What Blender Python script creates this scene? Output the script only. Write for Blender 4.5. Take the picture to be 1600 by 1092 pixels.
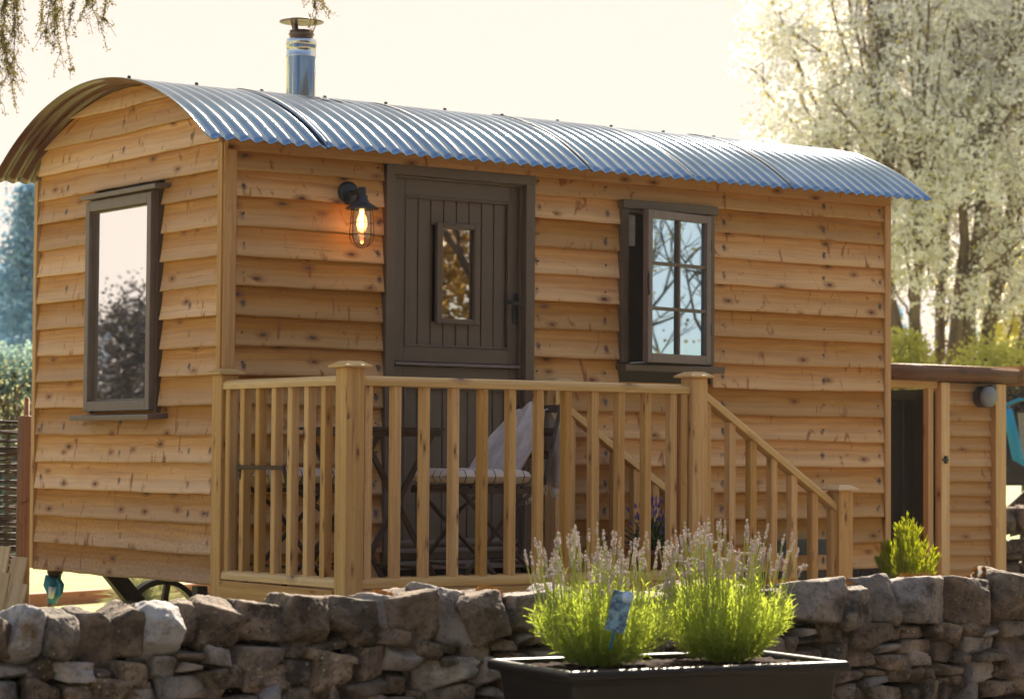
import bpy, math, random
import numpy as np
from mathutils import Vector, Matrix, noise
R = math.radians
random.seed(7)
S = bpy.context.scene
for o in list(bpy.data.objects): bpy.data.objects.remove(o)

# ---------------------------------------------------------------- camera
CAM = Vector((-5.7335, -10.4393, 0.6188))
FW = Vector((0.57794, 0.81501, 0.041812)); RT = Vector((0.815534, -0.578667, 0.007015)); UP = Vector((-0.029912, -0.030045, 0.999101))
FPX = 3942.6
cd = bpy.data.cameras.new('camera'); cam = bpy.data.objects.new('camera', cd); S.collection.objects.link(cam)
m = Matrix((RT, UP, -FW)).transposed().to_4x4(); m.translation = CAM; cam.matrix_world = m
cd.sensor_width = 36; cd.lens = FPX / 1600 * 36; cd.clip_end = 3000
cd.dof.use_dof = True; cd.dof.focus_distance = 11.3; cd.dof.aperture_fstop = 4.5
S.camera = cam

# ---------------------------------------------------------------- sky, sun, exposure
SUN_AZ = Vector((0.70, 0.71, 0)).normalized(); SUN_EL = R(35.5)
sdir = Vector((SUN_AZ.x * math.cos(SUN_EL), SUN_AZ.y * math.cos(SUN_EL), math.sin(SUN_EL)))
EXPO = 1.95
w = bpy.data.worlds.new("World"); S.world = w; w.use_nodes = True
nt = w.node_tree; N = nt.nodes; L = nt.links
bg = N['Background']; bg.inputs['Strength'].default_value = 0.08
sky = N.new('ShaderNodeTexSky'); sky.sky_type = 'NISHITA'; sky.sun_disc = False
sky.sun_elevation = SUN_EL; sky.sun_rotation = math.atan2(SUN_AZ.x, SUN_AZ.y)
sky.air_density = 1.0; sky.dust_density = 2.5; sky.ozone_density = 1.0
# warm evening haze: the bright part of the sky levels off at a cream tone
lim = N.new('ShaderNodeMix'); lim.data_type = 'RGBA'; lim.blend_type = 'DARKEN'; lim.inputs[0].default_value = 1.0
k = 1.0 / (0.08 * 2 ** EXPO)
warm = N.new('ShaderNodeMix'); warm.data_type = 'RGBA'; warm.blend_type = 'MULTIPLY'; warm.inputs[0].default_value = 1.0
warm.inputs[7].default_value = (1.12, 1.04, 1.0, 1)
L.new(sky.outputs[0], warm.inputs[6]); L.new(warm.outputs[2], lim.inputs[6])
lim.inputs[7].default_value = (1.06 * k, 0.925 * k, 0.81 * k, 1)
L.new(lim.outputs[2], bg.inputs['Color'])
sl = bpy.data.lights.new('sun', 'SUN'); sl.energy = 4.5; sl.angle = R(0.6); sl.color = (1.0, 0.88, 0.70)
sun = bpy.data.objects.new('sun', sl); S.collection.objects.link(sun)
sun.rotation_euler = sdir.to_track_quat('Z', 'Y').to_euler()
S.view_settings.view_transform = 'Standard'; S.view_settings.look = 'None'
S.view_settings.exposure = EXPO; S.view_settings.gamma = 1
S.render.engine = 'CYCLES'; S.render.resolution_x = 1024; S.render.resolution_y = 698
S.cycles.max_bounces = 8; S.cycles.transparent_max_bounces = 12

# ---------------------------------------------------------------- pixel helpers (photo pixels, 1600 wide)
def ray(x, y): return FW * FPX + RT * (x - 800) - UP * (y - 546)
def onp(x, y, ax, v):
    d = ray(x, y); t = (v - CAM[ax]) / d[ax]; return CAM + d * t
def at(x, y, depth): return CAM + ray(x, y) * (depth / FPX)
GZ = -0.55                                                   # ground level (hut floor edge is z = 0)

# ---------------------------------------------------------------- mesh builder
class MB:
    def __init__(s): s.v = []; s.f = []; s.uv = []; s.c = []; s.n = 0; s.smooth = []
    def add(s, vs, fs, uvs=None, col=None, smooth=False):
        b = len(s.v); s.v += [tuple(p) for p in vs]
        c = col if col is not None else (random.random(), .5, 0, 1)
        if isinstance(c, list): s.c += c
        else: s.c += [c] * len(vs)
        for i, f in enumerate(fs):
            s.f.append(tuple(b + j for j in f)); s.smooth.append(smooth)
            s.uv += (uvs[i] if uvs else [(0, 0)] * len(f))
        return b
    def box(s, c, size, rot=None, grain=None, col=None):
        """box with centre c, size, optional 3x3 rotation, UV u running along the grain axis"""
        hx, hy, hz = [a / 2 for a in size]; c = Vector(c)
        g = grain if grain is not None else max(range(3), key=lambda i: size[i])
        loc = [Vector((x, y, z)) for x in (-hx, hx) for y in (-hy, hy) for z in (-hz, hz)]
        fs = [(0, 1, 3, 2), (4, 6, 7, 5), (0, 4, 5, 1), (2, 3, 7, 6), (0, 2, 6, 4), (1, 5, 7, 3)]
        ou, ov = random.random() * 50, random.random() * 50
        uvs = []
        for k, f in enumerate(fs):
            ax = k // 2; others = [a for a in range(3) if a != ax]
            if g in others: ua = g; va = [a for a in others if a != g][0]
            else: ua, va = others
            uvs.append([(ou + loc[i][ua] + (0.0 if g != ax else 7), ov + loc[i][va] + k * .37) for i in f])
        if rot is not None: loc = [rot @ p for p in loc]
        s.add([c + p for p in loc], fs, uvs, col)
    def beam(s, a, b, w, h, up=(0, 0, 1), col=None):
        a, b = Vector(a), Vector(b); d = b - a; l = d.length; d.normalize()
        y = Vector(up).cross(d)
        if y.length < 1e-4: y = Vector((0, 1, 0)).cross(d)
        y.normalize(); z = d.cross(y)
        s.box((a + b) / 2, (l, w, h), Matrix((d, y, z)).transposed(), 0, col)
    def tube(s, pts, rad, seg=8, cap=True, col=None, smooth=True):
        pts = [Vector(p) for p in pts]; n = len(pts)
        rad = rad if isinstance(rad, (list, tuple)) else [rad] * n
        ou, ov = random.random() * 50, random.random() * 50
        vs = []; prev = None; ln = 0; us = []
        for i, p in enumerate(pts):
            d = (pts[min(i + 1, n - 1)] - pts[max(i - 1, 0)]).normalized()
            if i: ln += (pts[i] - pts[i - 1]).length
            us.append(ln)
            if prev is None:
                a = d.orthogonal().normalized()
            else:
                a = (prev - d * prev.dot(d)).normalized()
            prev = a; b = d.cross(a)
            for k in range(seg):
                t = 2 * math.pi * k / seg; vs.append(p + (a * math.cos(t) + b * math.sin(t)) * rad[i])
        fs = []; uvs = []
        for i in range(n - 1):
            for k in range(seg):
                k2 = (k + 1) % seg
                fs.append((i * seg + k, i * seg + k2, (i + 1) * seg + k2, (i + 1) * seg + k))
                v0 = ov + k * .02; v1 = ov + (k + 1) * .02
                uvs.append([(ou + us[i], v0), (ou + us[i], v1), (ou + us[i + 1], v1), (ou + us[i + 1], v0)])
        if cap:
            fs.append(tuple(range(seg))[::-1]); uvs.append([(ou, ov)] * seg)
            fs.append(tuple((n - 1) * seg + k for k in range(seg))); uvs.append([(ou, ov)] * seg)
        s.add(vs, fs, uvs, col, smooth)
    def lathe(s, c, prof, seg=24, axis=None, col=None, smooth=True):
        """prof: list of (r, h) about axis (default z)"""
        c = Vector(c); d = Vector(axis or (0, 0, 1)).normalized(); a = d.orthogonal().normalized(); b = d.cross(a)
        vs = []
        for r, h in prof:
            for k in range(seg):
                t = 2 * math.pi * k / seg; vs.append(c + d * h + (a * math.cos(t) + b * math.sin(t)) * r)
        fs = [(i * seg + k, i * seg + (k + 1) % seg, (i + 1) * seg + (k + 1) % seg, (i + 1) * seg + k) for i in range(len(prof) - 1) for k in range(seg)]
        s.add(vs, fs, None, col, smooth)
    def prism(s, poly, o, ux, uy, n, t, col=None):
        """polygon (list of 2d) in plane o + ux*x + uy*y, thickness t along n"""
        o, ux, uy, n = Vector(o), Vector(ux), Vector(uy), Vector(n); k = len(poly)
        vs = [o + ux * x + uy * y for x, y in poly] + [o + ux * x + uy * y + n * t for x, y in poly]
        fs = [tuple(range(k))[::-1], tuple(range(k, 2 * k))] + [(i, (i + 1) % k, k + (i + 1) % k, k + i) for i in range(k)]
        q = [(x + 3, y + 5) for x, y in poly]
        uvs = [q[::-1], q] + [[q[i], q[(i + 1) % k], q[(i + 1) % k], q[i]] for i in range(k)]
        s.add(vs, fs, uvs, col)
    def build(s, name, mat, parent=None, loc=None, bevel=0, recalc=True):
        me = bpy.data.meshes.new(name)
        off = Vector(loc) if loc is not None else Vector((0, 0, 0))
        if parent is not None and loc is None: off = Vector(parent.get('_o', (0, 0, 0)))
        me.from_pydata([(x - off.x, y - off.y, z - off.z) for x, y, z in s.v], [], s.f)
        uvl = me.uv_layers.new(name='UVMap'); uvl.data.foreach_set('uv', np.array(s.uv, dtype=np.float32).ravel())
        ca = me.color_attributes.new('col', 'FLOAT_COLOR', 'POINT'); ca.data.foreach_set('color', np.array(s.c, dtype=np.float32).ravel())
        me.polygons.foreach_set('use_smooth', s.smooth)
        me.materials.append(mat)
        if recalc:
            import bmesh
            bm = bmesh.new(); bm.from_mesh(me); bmesh.ops.recalc_face_normals(bm, faces=bm.faces); bm.to_mesh(me); bm.free()
        o = bpy.data.objects.new(name, me); S.collection.objects.link(o)
        if parent is not None: o.parent = parent
        if parent is None or parent.type == 'EMPTY' or True:
            if parent is None: o.location = off
        if bevel:
            b = o.modifiers.new('bevel', 'BEVEL'); b.width = bevel; b.segments = 2; b.limit_method = 'ANGLE'; b.angle_limit = R(40)
        o['_o'] = tuple(off)
        return o
def empty(name, loc):
    o = bpy.data.objects.new(name, None); S.collection.objects.link(o); o.location = loc; o['_o'] = tuple(loc); o.empty_display_size = .1
    return o
def tag(o, label=None, cat=None, group=None, kind=None):
    if label: o['label'] = label
    if cat: o['category'] = cat
    if group: o['group'] = group
    if kind: o['kind'] = kind
    return o
def raw_mesh(name, V, F, mat, parent=None, cols=None, smooth=False, off=(0, 0, 0)):
    """numpy mesh: V (n,3), F (m,k) all faces same size"""
    me = bpy.data.meshes.new(name); V = np.asarray(V, dtype=np.float32) - np.array(off, dtype=np.float32); F = np.asarray(F, dtype=np.int32)
    k = F.shape[1]
    me.vertices.add(len(V)); me.vertices.foreach_set('co', V.ravel())
    me.loops.add(F.size); me.loops.foreach_set('vertex_index', F.ravel())
    me.polygons.add(len(F)); me.polygons.foreach_set('loop_start', np.arange(0, F.size, k, dtype=np.int32))
    if smooth: me.polygons.foreach_set('use_smooth', np.ones(len(F), dtype=bool))
    if cols is not None:
        ca = me.color_attributes.new('col', 'FLOAT_COLOR', 'POINT'); ca.data.foreach_set('color', np.asarray(cols, dtype=np.float32).ravel())
    me.update(calc_edges=True); me.validate(); me.materials.append(mat)
    o = bpy.data.objects.new(name, me); S.collection.objects.link(o)
    if parent is not None: o.parent = parent
    else: o.location = off
    return o

# ---------------------------------------------------------------- materials
class NT:
    def __init__(s, name):
        s.m = bpy.data.materials.new(name); s.m.use_nodes = True; s.t = s.m.node_tree; s.N = s.t.nodes; s.L = s.t.links
        s.b = s.N['Principled BSDF']; s.out = s.N['Material Output']
    def n(s, t, **kw):
        x = s.N.new('ShaderNode' + t)
        for a, v in kw.items(): setattr(x, a, v)
        return x
    def set(s, sock, v):
        if hasattr(v, 'is_output') or isinstance(v, bpy.types.NodeSocket): s.L.new(v, sock)
        else:
            if isinstance(v, tuple) and len(v) == 3 and sock.type == 'RGBA': v = v + (1,)
            sock.default_value = v
    def math(s, op, a, b=0.0, c=None, clamp=False):
        x = s.n('Math', operation=op, use_clamp=clamp); s.set(x.inputs[0], a); s.set(x.inputs[1], b)
        if c is not None: s.set(x.inputs[2], c)
        return x.outputs[0]
    def mix(s, f, a, b, mode='MIX'):
        x = s.n('Mix', data_type='RGBA', blend_type=mode); s.set(x.inputs[0], f); s.set(x.inputs[6], a); s.set(x.inputs[7], b); return x.outputs[2]
    def noise(s, vec, scale, detail=4, rough=.55, dist=0, dim='3D'):
        x = s.n('TexNoise', noise_dimensions=dim); s.set(x.inputs['Vector'], vec); x.inputs['Scale'].default_value = scale; x.inputs['Detail'].default_value = detail
        x.inputs['Roughness'].default_value = rough; x.inputs['Distortion'].default_value = dist; return x.outputs[0]
    def ramp(s, f, lo, hi, a=0.0, b=1.0):
        x = s.n('MapRange'); s.set(x.inputs[0], f); x.inputs[1].default_value = lo; x.inputs[2].default_value = hi; x.inputs[3].default_value = a; x.inputs[4].default_value = b; return x.outputs[0]
    def scale(s, vec, sc, loc=(0, 0, 0)):
        x = s.n('Mapping'); s.set(x.inputs[0], vec); x.inputs['Scale'].default_value = sc; x.inputs['Location'].default_value = loc; return x.outputs[0]
    def bump(s, h, st=.3, dist=.002):
        x = s.n('Bump'); s.set(x.inputs['Height'], h); x.inputs['Strength'].default_value = st; x.inputs['Distance'].default_value = dist
        s.L.new(x.outputs[0], s.b.inputs['Normal']); return x
    def pos(s): return s.n('NewGeometry').outputs['Position']
    def obj(s): return s.n('TexCoord').outputs['Object']
    def uv(s): return s.n('TexCoord').outputs['UV']
    def attr(s): 
        a = s.n('Attribute', attribute_name='col'); q = s.n('SeparateColor'); s.L.new(a.outputs['Color'], q.inputs[0]); return q.outputs
    def base(s, c): s.set(s.b.inputs['Base Color'], c)
    def p(s, **kw):
        for a, v in kw.items(): s.set(s.b.inputs[a.replace('_', ' ')], v)
        return s.m

def wood(name, base, late, weather, wamt=0.0, knots=1.0, rough=.62, tintv=.22, kden=.45, marks=(15, 7), mk=.7, ks=(3.2, 8.0)):
    t = NT(name); uv = t.uv(); r, g, b = t.attr()[:3]
    # knots
    kv = t.scale(uv, (ks[0], ks[1], 1))
    vo = t.n('TexVoronoi', voronoi_dimensions='2D'); t.set(vo.inputs['Vector'], kv); vo.inputs['Scale'].default_value = 1.0
    sp = t.n('SeparateColor'); t.L.new(vo.outputs['Color'], sp.inputs[0])
    gate = t.math('LESS_THAN', sp.outputs[0], kden)
    d = vo.outputs['Distance']
    near = t.math('MULTIPLY', t.ramp(d, .0, .30, 1, 0), gate)
    # grain with deflection round the knots
    sx = t.n('SeparateXYZ'); t.set(sx.inputs[0], uv)
    wob = t.noise(t.scale(uv, (1.6, 5, 1)), 1.0, 3)
    vv = t.math('ADD', sx.outputs[1], t.math('ADD', t.math('MULTIPLY', near, .018), t.math('MULTIPLY', wob, .05)))
    cb = t.n('CombineXYZ'); t.set(cb.inputs[0], t.math('MULTIPLY', sx.outputs[0], 1.1)); t.set(cb.inputs[1], t.math('MULTIPLY', vv, 55))
    t.set(cb.inputs[2], t.math('MULTIPLY', r, 20))
    g1 = t.noise(cb.outputs[0], 1.0, 3, .6)
    cb2 = t.n('CombineXYZ'); t.set(cb2.inputs[0], t.math('MULTIPLY', sx.outputs[0], 6)); t.set(cb2.inputs[1], t.math('MULTIPLY', vv, 260)); g2 = t.noise(cb2.outputs[0], 1.0, 2)
    saw = t.noise(t.scale(uv, (160, 6, 1)), 1.0, 1)
    gm = t.ramp(g1, .40, .62)
    col = t.mix(t.math('MULTIPLY', gm, .75), base, late)
    col = t.mix(t.math('MULTIPLY', t.ramp(g2, .42, .72), .55), col, late)
    # blotches
    bl = t.noise(t.scale(uv, (2.3, 9, 1)), 1.0, 4)
    col = t.mix(t.ramp(bl, .45, .8, 0, .45), col, late)
    # weathering: paler towards the exposed lower edge of a board
    if wamt:
        wn = t.noise(t.scale(uv, (3, 14, 1), (4, 2, 0)), 1.0, 4)
        wv = t.math('ADD', t.ramp(g, .25, .70, 1, 0), t.math('MULTIPLY', t.math('SUBTRACT', wn, .5), 1.1), clamp=True)
        wv = t.math('MULTIPLY', t.math('MAXIMUM', t.math('MINIMUM', wv, 1.0), 0.0), wamt)
        col = t.mix(wv, col, t.mix(t.math('MULTIPLY', gm, .5), weather, tuple(a * .78 for a in weather)))
    # tint per piece
    hs = t.n('HueSaturation'); t.set(hs.inputs['Color'], col); t.set(hs.inputs['Value'], t.ramp(r, 0, 1, 1 - tintv, 1 + tintv)); t.set(hs.inputs['Saturation'], t.ramp(r, 0, 1, 1.08, .92)); col = hs.outputs[0]
    # knot colour
    kn = t.noise(t.scale(uv, (60, 60, 1)), 1.0, 2)
    dd = t.math('ADD', t.math('ADD', d, t.math('MULTIPLY', sp.outputs[1], .05)), t.math('MULTIPLY', t.math('SUBTRACT', kn, .5), .09))
    ck = t.noise(t.scale(uv, (marks[0], marks[1], 1), (7, 1, 0)), 1.0, 3, .6, .8); ckm = t.math('MULTIPLY', t.ramp(ck, .61, .70), mk); col = t.mix(ckm, col, tuple(a * q for a, q in zip(late, (.62, .40, .38))))
    cr = t.noise(t.scale(uv, (1.2, 42, 1), (3, 9, 0)), 1.0, 2, .5, .6); col = t.mix(t.math('MULTIPLY', t.ramp(t.math('ABSOLUTE', t.math('SUBTRACT', cr, .71)), .0, .008, 1, 0), .7), col, (.10, .045, .02))
    kh = t.math('MULTIPLY', t.math('MULTIPLY', t.ramp(dd, .07, .24, 1, 0), gate), .75 * knots)
    kc = t.math('MULTIPLY', t.math('MULTIPLY', t.ramp(dd, .055, .085, 1, 0), gate), .95 * knots)
    col = t.mix(kh, col, tuple(a * q for a, q in zip(late, (.55, .42, .36))))
    col = t.mix(kc, col, (.075, .032, .018))
    # nail stains
    st = t.math('MULTIPLY', t.ramp(t.math('ADD', b, t.math('MULTIPLY', t.math('SUBTRACT', kn, .5), .7)), .12, .75), .9)
    col = t.mix(st, col, (.045, .035, .045))
    t.base(col); t.set(t.b.inputs['Roughness'], rough); t.b.inputs['Specular IOR Level'].default_value = .3
    h = t.math('ADD', t.math('MULTIPLY', g1, .7), t.math('ADD', t.math('MULTIPLY', saw, .12), t.math('MULTIPLY', g2, .2)))
    t.bump(h, .7, .003)
    return t.m

M = {}
M['clad'] = wood('larch cladding', (.51, .222, .038), (.33, .120, .022), (.57, .335, .165), .8, kden=.46, tintv=.24, mk=.8, ks=(3.8, 8.5))
M['clad_end'] = wood('larch cladding gable', (.54, .245, .060), (.35, .13, .034), (.57, .335, .215), .85, kden=.38, tintv=.22, mk=.85, ks=(3.6, 8.5))
M['trim'] = wood('larch trim', (.50, .26, .09), (.34, .15, .045), (.5, .36, .24), 0, marks=(9, 40), mk=.4)
M['deck'] = wood('pine deck', (.60, .335, .12), (.40, .19, .06), (.5, .4, .3), 0, rough=.55, tintv=.16, kden=.42, marks=(9, 40), mk=.4, ks=(4.5, 15))
M['rail'] = wood('pine rail', (.66, .41, .18), (.48, .27, .10), (.5, .4, .3), 0, rough=.42, tintv=.08, kden=.25, marks=(9, 40), mk=.2)
M['shed'] = wood('shed cladding', (.50, .27, .10), (.36, .16, .05), (.47, .30, .17), .7, tintv=.14)
M['log'] = wood('log fascia', (.19, .085, .042), (.10, .04, .02), (.3, .15, .08), 0)
M['post'] = wood('weathered post', (.22, .10, .05), (.13, .055, .03), (.3, .15, .08), 0)
M['sleeper'] = wood('sleeper edging', (.42, .16, .07), (.28, .10, .05), (.3, .15, .08), 0)
M['chairwood'] = wood('garden chair slats', (.62, .42, .22), (.44, .26, .11), (.5, .4, .3), 0, knots=.3)

def simple(name, col, rough=.5, metal=0, var=.15, nscale=20, bump=0, spec=.5):
    t = NT(name); n = t.noise(t.obj(), nscale, 5); 
    c = t.mix(t.ramp(n, .3, .7), tuple(a * (1 - var) for a in col), tuple(min(1, a * (1 + var)) for a in col))
    t.base(c); t.b.inputs['Metallic'].default_value = metal
    t.set(t.b.inputs['Roughness'], t.ramp(n, .3, .7, max(.02, rough - .06), min(1, rough + .06))); t.b.inputs['Specular IOR Level'].default_value = spec
    if bump: t.bump(n, bump, .002)
    return t.m
M['paint'] = simple('brown olive paint', (.098, .058, .041), .45, var=.13, nscale=11, bump=.1)
M['paint_pale'] = simple('brown olive paint pale', (.15, .10, .09), .48, var=.16, nscale=14, bump=.1)  # paler paint; door drip and weather bars take it as painted sky reflection
M['iron'] = simple('black iron', (.02, .017, .018), .45, .3)
M['rust'] = simple('rusted steel', (.055, .027, .018), .6, .4, var=.4)
M['lampmetal'] = simple('grey cast lamp metal', (.035, .035, .045), .45, .6)
M['wire'] = simple('bronze wire', (.06, .025, .012), .4, .7)
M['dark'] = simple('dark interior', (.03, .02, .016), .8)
M['interior'] = simple('interior board', (.05, .04, .035), .7)
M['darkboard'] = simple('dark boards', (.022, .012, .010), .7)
M['plastic_dark'] = simple('dark brown planter plastic', (.012, .008, .006), .45, 0, var=.35, nscale=14, bump=.15, spec=.3)
M['teal'] = simple('teal plastic', (.01, .16, .30), .4)
M['white'] = simple('white plastic', (.62, .62, .66), .35)
M['greyplastic'] = simple('pale grey plastic', (.17, .165, .175), .5)
M['cream'] = simple('cream blind', (.55, .45, .33), .7)
M['terracotta'] = simple('terracotta', (.17, .06, .035), .8)
M['slate'] = simple('dark slate metal', (.03, .035, .045), .45)
M['chrome'] = None

t = NT('galvanised roof'); n1 = t.noise(t.obj(), 3, 5); n2 = t.noise(t.obj(), 60, 3)
gz = t.n('SeparateXYZ'); t.L.new(t.n('NewGeometry').outputs['True Normal'], gz.inputs[0]); und = t.math('LESS_THAN', gz.outputs[2], -.05); t.base(t.mix(und, t.mix(t.ramp(n1, .3, .7), (.17, .24, .32), (.27, .36, .46)), (.10, .037, .028))); t.set(t.b.inputs['Metallic'], t.ramp(und, 0, 1, .85, .1)); t.p(Roughness=t.ramp(t.math('ADD', t.math('MULTIPLY', n1, .6), t.math('MULTIPLY', n2, .4)), .3, .7, .07, .15)); t.bump(n2, .04, .001); M['roof'] = t.m  # down-facing metal coloured brown in place of its dark ground reflection
t = NT('stainless flue'); t.base((.62, .60, .60)); n1 = t.noise(t.scale(t.obj(), (60, 60, 1)), 1, 2); t.p(Metallic=1.0, Roughness=t.ramp(n1, .3, .7, .10, .2)); t.bump(t.noise(t.scale(t.obj(), (26, 26, .5)), 1, 2), .6, .02); M['chrome'] = t.m
t = NT('brown steel'); n1 = t.noise(t.obj(), 30, 4); t.base(t.mix(t.ramp(n1, .3, .7), (.10, .055, .045), (.24, .15, .12))); t.p(Metallic=.8, Roughness=.35); M['cowl'] = t.m
# window glass: mirror share raised so the capped sky looks bright, dark room behind
def glassmat(name, tint, rf):
    t = NT(name); gl = t.n('BsdfGlossy'); gl.inputs['Color'].default_value = tint + (1,); gl.inputs['Roughness'].default_value = .012
    nb = t.n('Bump'); nb.inputs['Strength'].default_value = .2; nb.inputs['Distance'].default_value = .0018; t.set(nb.inputs['Height'], t.noise(t.obj(), 2.5, 1)); t.L.new(nb.outputs[0], gl.inputs['Normal'])
    tr = t.n('BsdfTransparent'); tr.inputs['Color'].default_value = (.8, .82, .82, 1); mx = t.n('MixShader'); mx.inputs[0].default_value = rf
    t.L.new(tr.outputs[0], mx.inputs[1]); t.L.new(gl.outputs[0], mx.inputs[2]); t.L.new(mx.outputs[0], t.out.inputs['Surface']); return t.m
M['glass'] = glassmat('window glass', (1, 1, 1), .88); M['glass_sky'] = glassmat('window glass tinted for sky reflection', (.55, .80, 1.0), .85)  # blue sky reflection of the sash pane is put into its tint
M['glass_door'] = glassmat('door glass', (.9, .85, .8), .55)
M['jar'] = glassmat('lamp glass', (1, 1, 1), .10)
t = NT('filament'); t.p(Emission_Color=(1, .62, .25, 1), Emission_Strength=4.0); t.base((1, .7, .4)); M['filament'] = t.m
t = NT('bulb glow glass'); t.p(Emission_Color=(1, .55, .22, 1), Emission_Strength=.5); t.base((1, .7, .4))
tr = t.n('BsdfTransparent'); mx = t.n('MixShader'); mx.inputs[0].default_value = .45; t.L.new(tr.outputs[0], mx.inputs[1]); t.L.new(t.b.outputs[0], mx.inputs[2]); t.L.new(mx.outputs[0], t.out.inputs['Surface']); M['bulb'] = t.m

def stone_mat(name, moss=.35, bright=1.0):
    t = NT(name); P = t.pos(); r, g, b = t.attr()[:3]
    n0 = t.noise(P, 2.2, 2)
    n1 = t.noise(P, 9, 8, .68); n2 = t.noise(P, 45, 6, .7); n3 = t.noise(t.scale(P, (1, 1, 1), (5, 3, 1)), 14, 4)
    a = tuple(x * bright for x in (.030, .019, .012)); bb = tuple(x * bright for x in (.33, .235, .16))
    col = t.mix(t.ramp(n1, .40, .62), a, bb)
    col = t.mix(t.ramp(r, 0, 1, 0, .6), col, t.mix(t.ramp(n2, .3, .7), (.15 * bright, .095 * bright, .065 * bright), (.24 * bright, .17 * bright, .13 * bright)))
    col = t.mix(t.ramp(n2, .53, .64, 0, .8), col, (.022, .014, .010))
    vo = t.n('TexVoronoi'); t.set(vo.inputs['Vector'], P); vo.inputs['Scale'].default_value = 38
    li = t.math('MULTIPLY', t.ramp(t.math('ADD', vo.outputs['Distance'], t.math('MULTIPLY', n2, .25)), .28, .36, 1, 0), t.ramp(n3, .50, .58))
    col = t.mix(t.math('MULTIPLY', li, .75), col, (.36 * bright, .33 * bright, .30 * bright))
    col = t.mix(t.math('MULTIPLY', t.ramp(n3, .52, .72), moss), col, t.mix(n2, (.075, .06, .012), (.12, .085, .015)))
    # pale tone on some stones, painted in for sky light (blue attribute)
    col = t.mix(t.math('MULTIPLY', b, t.ramp(n1, .30, .5)), col, (.44, .42, .42))
    hs = t.n('HueSaturation'); t.set(hs.inputs['Color'], col); t.set(hs.inputs['Value'], t.ramp(g, 0, 1.2, .55, 1.6)); t.base(hs.outputs[0])
    t.p(Roughness=.85); t.b.inputs['Specular IOR Level'].default_value = .35
    t.bump(t.math('ADD', t.math('MULTIPLY', n2, .8), t.math('MULTIPLY', n1, .5)), 1.0, .02); return t.m
M['stone'] = stone_mat('limestone', .45)
M['mossy'] = simple('dry moss', (.34, .17, .025), .9, var=.5, nscale=60)
M['moss_d'] = simple('dark moss', (.05, .045, .012), .9, var=.5, nscale=60)
def leafmat(name, c1, c2, trans=.45, rough=.5, ns=3.0):
    t = NT(name); r, g, b = t.attr()[:3]; n = t.noise(t.pos(), ns, 3)
    col = t.mix(t.math('MULTIPLY', t.math('ADD', r, n), .5), c1, c2)
    df = t.n('BsdfDiffuse'); tl = t.n('BsdfTranslucent'); t.set(df.inputs[0], col); t.set(tl.inputs[0], t.mix(.5, col, tuple(min(1, x * 1.4) for x in c2)))
    gl = t.n('BsdfGlossy'); gl.inputs['Roughness'].default_value = rough
    m1 = t.n('MixShader'); m1.inputs[0].default_value = trans; m2 = t.n('MixShader'); m2.inputs[0].default_value = .04
    t.L.new(df.outputs[0], m1.inputs[1]); t.L.new(tl.outputs[0], m1.inputs[2]); t.L.new(m1.outputs[0], m2.inputs[1]); t.L.new(gl.outputs[0], m2.inputs[2]); t.L.new(m2.outputs[0], t.out.inputs['Surface']); return t.m
M['lavleaf'] = leafmat('lavender leaf', (.11, .13, .012), (.42, .50, .055), .55)
M['lavstem'] = leafmat('lavender stem', (.22, .26, .07), (.44, .46, .18), .5)
M['lavflower'] = leafmat('lavender seed heads', (.42, .34, .35), (.74, .64, .63), .5)
M['lavflower_d'] = leafmat('purple lavender flowers', (.05, .03, .16), (.12, .07, .30), .3)
M['potleaf'] = leafmat('dark pot foliage', (.02, .045, .012), (.05, .09, .02), .3)
M['cupress'] = leafmat('golden conifer foliage', (.15, .17, .004), (.34, .36, .012), .45)
M['blossom'] = leafmat('white blossom', (.74, .72, .68), (.90, .89, .88), .45, ns=1.5)
M['tleaf'] = leafmat('young leaves', (.30, .27, .03), (.60, .52, .10), .55)
M['hazecon'] = leafmat('haze tinted conifer needles', (.12, .25, .38), (.22, .40, .56), .3, ns=.6)  # blue of distant haze mixed into the needle colour
M['hedge'] = leafmat('hedge leaves', (.08, .20, .27), (.34, .44, .34), .4)
M['yellowbush'] = leafmat('yellow green bush', (.32, .32, .05), (.75, .66, .14), .55)
M['fern'] = leafmat('grey green shrub', (.14, .15, .05), (.34, .33, .16), .4)
M['dkleaf'] = leafmat('dark brown foliage', (.03, .022, .02), (.10, .055, .045), .3)
M['shadeleaf'] = leafmat('dark plum foliage', (.012, .014, .022), (.045, .03, .035), .1)
M['goldleaf'] = leafmat('gold autumn foliage', (.10, .055, .015), (.34, .21, .03), .3)
M['larch'] = leafmat('larch needles', (.08, .06, .015), (.22, .18, .04), .4)
def bark(name, a, b):
    t = NT(name); n = t.noise(t.scale(t.obj(), (9, 9, 2)), 1, 5); t.base(t.mix(t.ramp(n, .35, .65), a, b)); t.p(Roughness=.9); t.bump(n, .6, .02); return t.m
M['bark'] = bark('bark', (.09, .06, .045), (.26, .19, .14)); M['darkbark'] = bark('dark bark', (.035, .022, .016), (.10, .065, .045))
M['soil'] = simple('potting soil', (.022, .009, .006), .95, var=.5, nscale=60, bump=1, spec=.05)
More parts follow.
